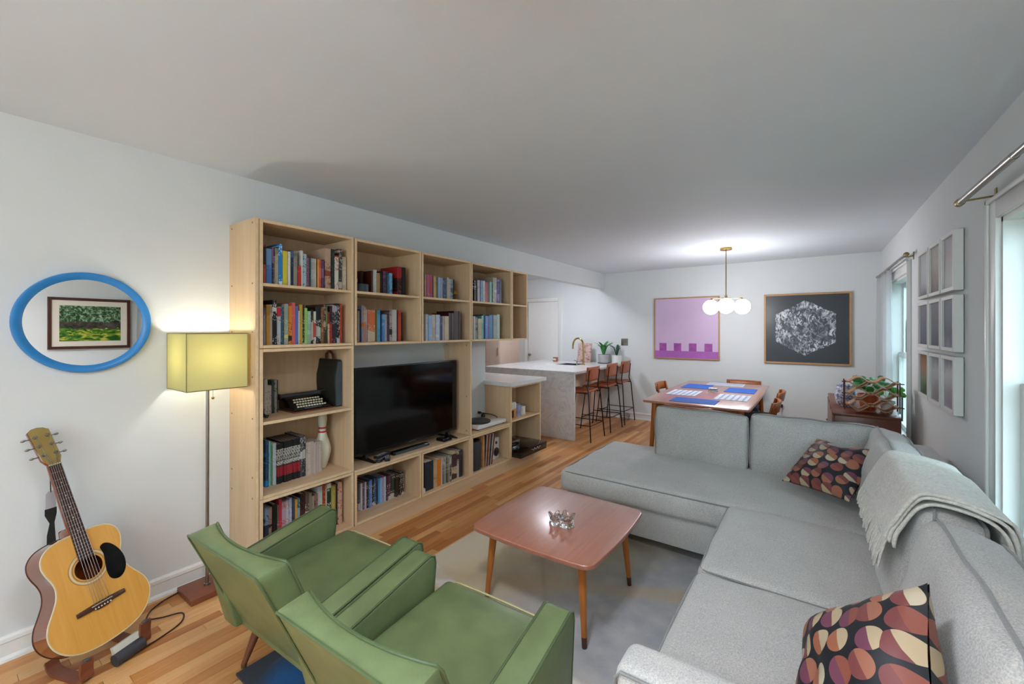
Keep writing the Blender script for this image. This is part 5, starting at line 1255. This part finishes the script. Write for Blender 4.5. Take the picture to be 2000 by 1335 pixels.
pilea((.54, 4.95, .747), 'bright trailing round-leaved plant in a white pot near the window', 'white_ceramic', 16, .13, 8, (.05, .04, .1), 'leaf_bright', (.02, .03), .07, .06)
m, nt, b = newmat('blue_white_ware'); v = coords(nt, 'Object'); f = nz(nt, v, 38, 3, .6, 1.2)
nt.links.new(ramp(nt, f, [(.46, lin('dcdce0')), (.54, lin('6c74a0'))]), b.inputs['Base Color']); b.inputs['Roughness'].default_value = .15
t = thing('ceramic_planter', (.262, 5.12, .747), 'blue and white patterned planter behind the wine rack', 'planter')
MB().lathe([(.05, .0005), (.075, .03), (.085, .1), (.075, .17), (.065, .19), (.07, .2), (.06, .2), (.06, .18)], (.262, 5.12, .747), 26).build('body', 'blue_white_ware', t, smooth=True)

# ------------------------------------------------------------------ dining table, chairs, place mats
t = thing('dining_table', (-.947, 5.39, 0), 'long teak dining table under the globe pendant', 'table')
MB(Matrix.Translation((-.947, 5.39, 0))).prism(rrect(.49, 1.03, .02, 3, .01), .722, .746).build('table_top', 'teak_top', t, bevel=.004)
MB().box(-1.33, -.565, 4.52, 6.26, .64, .722).build('apron', 'teak_leg', t, bevel=.003)
for sx in (-1, 1):
    for sy in (-1, 1): MB().cyl((-.947 + sx * .40, 5.39 + sy * .90, .722), (-.947 + sx * .44, 5.39 + sy * .95, 0), .03, .016, 14).build('leg', 'teak_leg', t, smooth=True)
def dchair(loc, rz, label):
    t = thing('dining_chair', loc, label, 'chair', 'teak dining chairs', rz)
    vs, fs = cushion(.225, .215, .028, .025, puff=(0, 0, .012), n=(6, 6, 2)); MB(Matrix.Translation((0, 0, .445))).add(vs, fs).build('seat', 'seat_navy', t, local=True, smooth=True)
    MB().box(-.21, .21, -.19, .19, .375, .42).build('seat_rail', 'teak_chair', t, local=True, bevel=.004)
    for s in (-1, 1):
        MB().cyl((s * .20, .185, .43), (s * .205, .20, 0), .018, .012, 12).build('leg', 'teak_chair', t, local=True, smooth=True)
        MB().tube([(s * .20, -.235, 0), (s * .195, -.195, .42), (s * .19, -.225, .62), (s * .185, -.255, .765)], [.012, .018, .016, .012], 10).build('rear_post', 'teak_chair', t, local=True, smooth=True)
    def arc(u, v): x = -.215 + .43 * u; return (x, -.255 - .045 * (1 - (2 * u - 1) ** 2) - .02 * v, .665 + .10 * v)
    o = MB().grid(arc, 14, 2).build('back_slat', 'teak_chair', t, local=True, smooth=True); s_ = o.modifiers.new('slat_thickness', 'SOLIDIFY'); s_.thickness = .018
    return t
dc = dchair((-.93, 4.36, 0), 0, 'teak dining chair at the near end of the table behind the sofa')
copy_tree(dc, (-1.40, 5.80, 0), R(-90), label='teak dining chair on the kitchen side of the table')
copy_tree(dc, (-.56, 4.95, 0), R(90), label='nearer teak dining chair on the window side of the table')
copy_tree(dc, (-.56, 5.75, 0), R(90), label='farther teak dining chair on the window side of the table')
copy_tree(dc, (-.78, 6.42, 0), R(180), label='teak dining chair at the far end of the table by the wall')
for i, (x, y, a, mt, lab) in enumerate(((-.98, 4.60, 0, 'blue', 'blue place mat at the near end of the dining table'), (-1.20, 5.12, 90, 'white', 'white place mat on the kitchen side of the table'), (-1.20, 5.80, 90, 'blue', 'blue place mat on the kitchen side of the table'),
        (-.69, 5.05, 90, 'white', 'white place mat on the window side of the table'), (-.69, 5.68, 90, 'blue', 'blue place mat on the window side of the table'), (-.93, 6.20, 0, 'white', 'white place mat at the far end of the table'))):
    o = MB().prism(rrect(.215, .155, .008, 3), 0, .003).build('place_mat', 'placemat_' + mt, local=True); o.location = (x, y, .7465); o.rotation_euler = (0, 0, R(a)); tag(o, lab, 'place mat', 'place mats')
    if mt == 'white':
        for k in range(5): MB().box(-.2, .2, -.125 + .055 * k, -.105 + .055 * k, .003, .0036).build('stripe', 'tin_blue', o, local=True)
t = thing('coaster_caddy', (-.95, 5.42, .7465), 'small clear caddy of coasters at the middle of the dining table', 'caddy')
MB().box(-1.0, -.90, 5.37, 5.47, .747, .752).build('tray', 'clear_glass', t, bevel=.001)
for k in range(5): MB().box(-.995, -.905, 5.375, 5.465, .7525 + .007 * k, .7585 + .007 * k).build('coaster', ['card_white', 'tin_blue', 'card_white', 'placemat_blue', 'card_white'][k], t)

# ------------------------------------------------------------------ globe pendant
t = thing('globe_pendant', (-.828, 5.53, 1.66), 'brass pendant with three glowing white globes over the table', 'pendant light')
MB().lathe([(.06, -.028), (.066, -.024), (.066, -.001)], (-.828, 5.53, H), 28).build('canopy', 'brass', t, smooth=True)
MB().cyl((-.828, 5.53, 1.86), (-.828, 5.53, H - .02), .0055, n=10).build('stem', 'brass', t, smooth=True)
MB().cyl((-.828, 5.53, 1.83), (-.828, 5.53, 1.88), .014, n=14).build('hub', 'brass', t, smooth=True)
rt = Vector((.989, .148, 0)); fw = Vector((-.148, .989, 0)); cpt = Vector((-.828, 5.53, 1.748))
for k, dv in enumerate((rt * -.165 + fw * .095, fw * -.19, rt * .172 + fw * .095)):
    g = cpt + dv
    MB().tube([(-.828, 5.53, 1.85), (g.x, g.y, 1.85), (g.x, g.y, 1.83)], .005, 8).build('arm', 'brass', t, smooth=True)
    MB().cyl((g.x, g.y, 1.822), (g.x, g.y, 1.842), .03, .022, 16).build('globe_cap', 'brass', t, smooth=True)
    MB().sphere(g, .088, 28).build('globe', 'globe_white', t, smooth=True)

# ------------------------------------------------------------------ kitchen
t = thing('kitchen_counter', (-3.03, 3.94, .874), 'white counter slab over the plywood unit at the kitchen opening', 'counter')
MB().box(-3.60, -2.555, 3.635, 4.29, .876, .916).build('slab', 'quartz_white', t); MB().box(-2.936, -2.555, 3.585, 3.635, .876, .916).build('slab_return', 'quartz_white', t)
t = thing('base_cabinet', (-3.27, 3.93, 0), 'kitchen base cabinet under the white counter', 'cabinet')
MB().box(-3.57, -2.945, 3.64, 4.24, .0, .875).build('body', 'kitchen_birch', t); dd = MB().box(-3.59, -3.57, 3.65, 4.23, .1, .865).build('door', 'kitchen_birch', t); MB().cyl((-3.60, 4.18, .7), (-3.60, 4.18, .8), .006).build('handle', 'brass', dd)
t = thing('kitchen_island', (-3.3, 5.96, 0), 'marble topped kitchen island with waterfall end', 'island')
MB().box(-4.15, -2.565, 5.03, 5.065, 0, .875).build('waterfall_panel', 'marble', t, bevel=.002)
hx0, hx1, hy0, hy1 = -3.42, -3.05, 6.02, 6.42
mb = MB(); mb.box(-4.15, hx0, 5.03, YB - .005, .876, .911); mb.box(hx1, -2.565, 5.03, YB - .005, .876, .911); mb.box(hx0, hx1, 5.03, hy0, .876, .911); mb.box(hx0, hx1, hy1, YB - .005, .876, .911)
mb.build('countertop', 'marble', t, weld=False)
MB().box(-4.12, -2.92, 5.07, YB - .01, 0, .7).build('cabinet_body', 'kitchen_birch', t)
mb = MB(); mb.box(-4.12, -3.45, 5.07, YB - .01, .7, .875); mb.box(-3.02, -2.92, 5.07, YB - .01, .7, .875); mb.build('upper_body', 'kitchen_birch', t)
for k in range(3): MB().box(-2.92, -2.905, 5.09 + .59 * k, 5.66 + .59 * k, .1, .86).build('back_panel', 'kitchen_birch', t, bevel=.002)
t = thing('kitchen_sink', (-3.235, 6.22, .75), 'steel sink basin set in the island top', 'sink')
mb = MB(); mb.box(hx0 + .002, hx1 - .002, hy0 + .002, hy1 - .002, .73, .735); mb.box(hx0 + .002, hx0 + .008, hy0 + .002, hy1 - .002, .735, .905); mb.box(hx1 - .008, hx1 - .002, hy0 + .002, hy1 - .002, .735, .905); mb.box(hx0 + .008, hx1 - .008, hy0 + .002, hy0 + .008, .735, .905); mb.box(hx0 + .008, hx1 - .008, hy1 - .008, hy1 - .002, .735, .905)
mb.build('basin', 'steel', t, weld=False); MB().cyl((-3.235, 6.22, .735), (-3.235, 6.22, .738), .04, n=20).build('drain', 'black_metal', t)
t = thing('kitchen_faucet', (-3.0, 6.2, .911), 'tall arched brass faucet on the island', 'faucet')
MB().cyl((-3.0, 6.2, .9115), (-3.0, 6.2, .925), .026, n=18).build('base', 'brass', t, smooth=True)
MB().tube(spline([(-3.0, 6.2, .92), (-3.0, 6.2, 1.20), (-3.03, 6.21, 1.30), (-3.10, 6.225, 1.335), (-3.17, 6.24, 1.31), (-3.205, 6.245, 1.24), (-3.21, 6.245, 1.16)], 6), .014, 12).build('spout', 'brass', t, smooth=True)
MB().cyl((-3.0, 6.17, .98), (-3.0, 6.11, 1.0), .007, n=10).build('lever', 'brass', t, smooth=True)
t = thing('soap_dispenser', (-3.06, 6.12, .911), 'short steel soap pump left of the faucet', 'soap pump')
MB().cyl((-3.09, 6.15, .9115), (-3.09, 6.15, .97), .014, n=14).build('body', 'steel', t); MB().cyl((-3.09, 6.15, .97), (-3.14, 6.16, .98), .005, n=8).build('nozzle', 'steel', t)
m, nt, b = newmat('board_print'); v = coords(nt, 'Object'); f = nz(nt, v, 26, 3, .7, .5)
nt.links.new(ramp(nt, f, [(.4, lin('8c6468')), (.52, lin('d0b0a8')), (.62, lin('c8a48c'))]), b.inputs['Base Color'])
t = thing('printed_board', (-3.25, 6.72, .911), 'pink patterned board leaning against the wall behind the faucet', 'board')
o = MB().box(-.13, .13, -.008, .008, 0, .33).build('board', 'board_print', t, local=True, bevel=.002); o.rotation_euler = (R(-9), 0, R(-6)); o.location = (0, 0, .003)
o = MB().box(-.135, .135, .009, .013, 0, .335).build('backing', 'kitchen_birch', t, local=True); o.rotation_euler = (R(-9), 0, R(-6)); o.location = (0, 0, .003)
def strap_plant(loc, label, potm, n, h_, seed, pot, lmat):
    t = thing('potted_plant', loc, label, 'plant'); rr = random.Random(seed); x, y, z = loc; r, ph = pot
    MB().lathe([(r * .92, .012), (r, ph), (r * .9, ph), (r * .88, ph - .02), (0, ph - .02)], (x, y, z), 26).build('pot', potm, t, smooth=True)
    MB().lathe([(r * 1.02, .0005), (r * 1.1, .012), (0, .012)], (x, y, z), 26).build('saucer', 'case_blue' if potm == 'concrete_pot' else potm, t, smooth=True)
    for k in range(n):
        a = rr.uniform(0, 2 * math.pi); L = h_ * rr.uniform(.6, 1); q = rr.uniform(.3, .9) * L
        pts = [(x + .01 * math.cos(a), y + .01 * math.sin(a), z + ph - .02), (x + q * .35 * math.cos(a), y + q * .35 * math.sin(a), z + ph + L * .6), (x + q * math.cos(a), y + q * math.sin(a), z + ph + L * .85)]
        ribbon(spline(pts, 4), [.006, .012, .017, .02, .02, .018, .014, .008, .002], .0012, (-math.sin(a), math.cos(a), .2)).build('leaf', lmat, t, smooth=True)
    return t
strap_plant((-2.86, 6.68, .911), 'leafy green plant in a grey concrete pot on the island', 'concrete_pot', 16, .26, 3, (.092, .15), 'leaf_green')
strap_plant((-2.665, 6.77, .911), 'sparse dark-leaved plant in a white pot at the island end', 'white_ceramic', 6, .24, 12, (.088, .14), 'leaf_dark')
t = thing('tissue_holder', (-3.74, 6.6, .911), 'small brown cube on the island near the door', 'holder')
MB().box(-3.775, -3.705, 6.565, 6.635, .9115, .985).build('body', 'leather_tan', t, bevel=.004); MB().box(-3.77, -3.71, 6.563, 6.565, .93, .965).build('label_plate', 'card_white', t)
t = thing('light_switch', (-2.567, YB, 1.21), 'brushed brass double switch plate on the far wall', 'switch')
MB().box(-2.625, -2.509, YB - .006, YB, 1.21, 1.328).build('plate', 'brushed_nickel', t, bevel=.002)
for x in (-2.592, -2.542): MB().box(x - .006, x + .006, YB - .014, YB - .006, 1.255, 1.283).build('toggle', 'brass_dull', t, bevel=.002)
t = thing('wall_outlet', (-.36, YB, .36), 'white wall outlet with a black plug behind the dining chairs', 'outlet')
MB().box(-.40, -.325, YB - .006, YB, .35, .465).build('plate', 'trim_white', t, bevel=.002); MB().box(-.355, -.325, YB - .04, YB - .006, .41, .45).build('plug', 'black_plastic', t, bevel=.004)
MB().tube([(-.34, YB - .03, .41), (-.35, YB - .035, .25), (-.42, YB - .03, .1), (-.45, YB - .03, .03)], .003, 6).build('cable', 'tag_grey', t)
t = thing('tall_pantry', (-5.06, 6.55, 0), 'tall pale plywood pantry cabinet beyond the counter', 'cabinet')
MB().box(-5.38, -4.72, 6.25, YB - .005, 0, 2.3).build('body', 'kitchen_birch', t)
for a in (-5.375, -5.045): dd = MB().box(a, a + .32, 6.23, 6.25, .1, 2.28).build('door', 'kitchen_birch', t, bevel=.002); MB().cyl((a + .29, 6.22, 1.0), (a + .29, 6.22, 1.15), .006).build('handle', 'brass', dd)
t = thing('kitchen_ceiling_light', (-3.35, 5.62, 2.38), 'round flush ceiling light in the kitchen', 'ceiling light')
MB().cyl((-3.35, 5.62, 2.415), (-3.35, 5.62, H), .17, n=36).build('housing', 'brushed_nickel', t, smooth=True); MB().lathe([(0, -.05), (.09, -.045), (.14, -.03), (.16, 0)], (-3.35, 5.62, 2.415), 36).build('diffuser', 'kitchen_light', t, smooth=True)
t = thing('wire_basket', (-2.42, 6.72, 0), 'small silver wire basket on the floor behind the stools', 'basket')
mb = MB()
for z in (.006, .05, .09): mb.tube([(-2.50 + (.065 + z * .2) * math.cos(2 * math.pi * i / 24), 6.70 + (.065 + z * .2) * math.sin(2 * math.pi * i / 24), z) for i in range(24)], .003, 6, True)
for i in range(14): a = 2 * math.pi * i / 14; mb.cyl((-2.50 + .066 * math.cos(a), 6.70 + .066 * math.sin(a), .005), (-2.50 + .083 * math.cos(a), 6.70 + .083 * math.sin(a), .09), .002, n=6)
mb.build('wires', 'steel', t); MB().cyl((-2.50, 6.70, .004), (-2.50, 6.70, .007), .064, n=24).build('bottom', 'steel', t)

# bar stools, backs towards the dining table
def stool(loc, label):
    t = thing('bar_stool', loc, label, 'bar stool', 'leather bar stools at the island')        # local: faces -x, rear legs at +x
    def seatf(u, v): x = -.22 + .38 * u; y = -.20 + .40 * v; return (x, y, .655 + .012 * (2 * v - 1) ** 2 - .01 * math.sin(math.pi * u) - (.03 * max(0, .15 - u) / .15))
    o = MB().grid(seatf, 10, 8).build('seat', 'leather_tan', t, local=True, smooth=True); s_ = o.modifiers.new('pad_thickness', 'SOLIDIFY'); s_.thickness = .022
    def backf(u, v): y = -.19 + .38 * u; return (.165 + .02 * v - .03 * (1 - (2 * u - 1) ** 2) * 0 + .025 * (1 - (2 * u - 1) ** 2), y, .79 + .185 * v)
    o = MB().grid(backf, 10, 6).build('backrest', 'leather_tan', t, local=True, smooth=True); s_ = o.modifiers.new('pad_thickness', 'SOLIDIFY'); s_.thickness = .02
    r = .0085
    for s in (-1, 1):
        MB().tube([(.24, s * .225, 0), (.19, s * .185, .62), (.165, s * .165, .70), (.19, s * .16, .93)], r, 8).build('rear_leg', 'black_metal', t, local=True, smooth=True)
        MB().tube([(-.24, s * .215, 0), (-.17, s * .17, .63), (.18, s * .18, .63)], r, 8).build('front_leg', 'black_metal', t, local=True, smooth=True)
        MB().cyl((-.217, s * .202, .21), (.225, s * .21, .21), .006, n=8).build('side_rail', 'black_metal', t, local=True, smooth=True)
    MB().cyl((-.225, -.208, .17), (-.225, .208, .17), .008, n=8).build('foot_rail', 'black_metal', t, local=True, smooth=True)
    MB().cyl((.225, -.21, .21), (.225, .21, .21), .006, n=8).build('rear_rail', 'black_metal', t, local=True, smooth=True)
    MB().cyl((.19, -.16, .93), (.19, .16, .93), .006, n=8).build('top_rail', 'black_metal', t, local=True, smooth=True)
    return t
s0 = stool((-2.585, 5.29, 0), 'brown leather bar stool nearest the camera')
copy_tree(s0, (-2.585, 5.955, 0), label='brown leather bar stool in the middle of three')
copy_tree(s0, (-2.595, 6.54, 0), label='brown leather bar stool nearest the far wall')

# ------------------------------------------------------------------ fill lights added behind the camera, and the amber lamp
for cx, cy, lab in ((-1.15, -1.15, 'added white fill globe behind the camera, nearer the mirror wall'), (-.2, -1.0, 'added white fill globe behind the camera, nearer the window wall')):
    t = thing('fill_globe', (cx, cy, 1.9), lab, 'pendant light', 'added fill globes behind the camera')  # unseen globes added to fill the room with light
    MB().lathe([(.06, -.025), (.066, -.02), (.066, -.001)], (cx, cy, H), 24).build('canopy', 'brass', t, smooth=True)
    MB().cyl((cx, cy, 2.14), (cx, cy, H - .02), .006, n=10).build('stem', 'brass', t, smooth=True)
    MB().sphere((cx, cy, 2.0), .15, 28).build('globe', 'fill_globe_white', t, smooth=True)
t = thing('fill_ceiling_light', (-.6, .45, 2.38), 'unseen round fill light added above the camera', 'ceiling light')  # unseen fill light, added to brighten seats, table and floor
MB().cyl((-.6, .45, 2.415), (-.6, .45, H), .23, n=36).build('housing', 'brushed_nickel', t, smooth=True); MB().cyl((-.6, .45, 2.395), (-.6, .45, 2.415), .22, n=40).build('diffuser', 'fill_flush', t, bevel=.004)
MB().lathe([(.226, -.13), (.23, -.13), (.23, .0), (.226, .0), (.226, -.13)], (-.6, .45, 2.415), 40, caps=False).build('spill_shroud', 'black_metal', t, smooth=True)  # open ring added to keep the fill off the walls
t = thing('side_table', (.34, -.55, 0), 'small round side table behind the camera', 'table')
MB().cyl((.34, -.55, .52), (.34, -.55, .545), .2, n=32).build('top', 'walnut_board', t, bevel=.004)
for a in (30, 150, 270): MB().cyl((.34 + .1 * math.cos(R(a)), -.55 + .1 * math.sin(R(a)), .52), (.34 + .16 * math.cos(R(a)), -.55 + .16 * math.sin(R(a)), 0), .014, .01, 10).build('leg', 'walnut_board', t, smooth=True)
t = thing('table_lamp', (.34, -.55, .5455), 'amber table lamp on the side table behind the camera', 'lamp')
MB().lathe([(.06, 0), (.07, .02), (.05, .1), (.02, .2), (.012, .24)], (.34, -.55, .546), 24).build('base', 'white_ceramic', t, smooth=True)
MB().lathe([(.15, .22), (.1, .44), (.098, .44), (.148, .22), (.15, .22)], (.34, -.55, .546), 32, caps=False).build('shade', 'shade_cloth', t, smooth=True)
MB().sphere((.34, -.55, .546 + .31), .035, 14).build('bulb', 'bulb_amber', t, smooth=True)
MB().cyl((.34, -.55, .78), (.34, -.55, .83), .012, n=12).build('socket', 'brass', t)
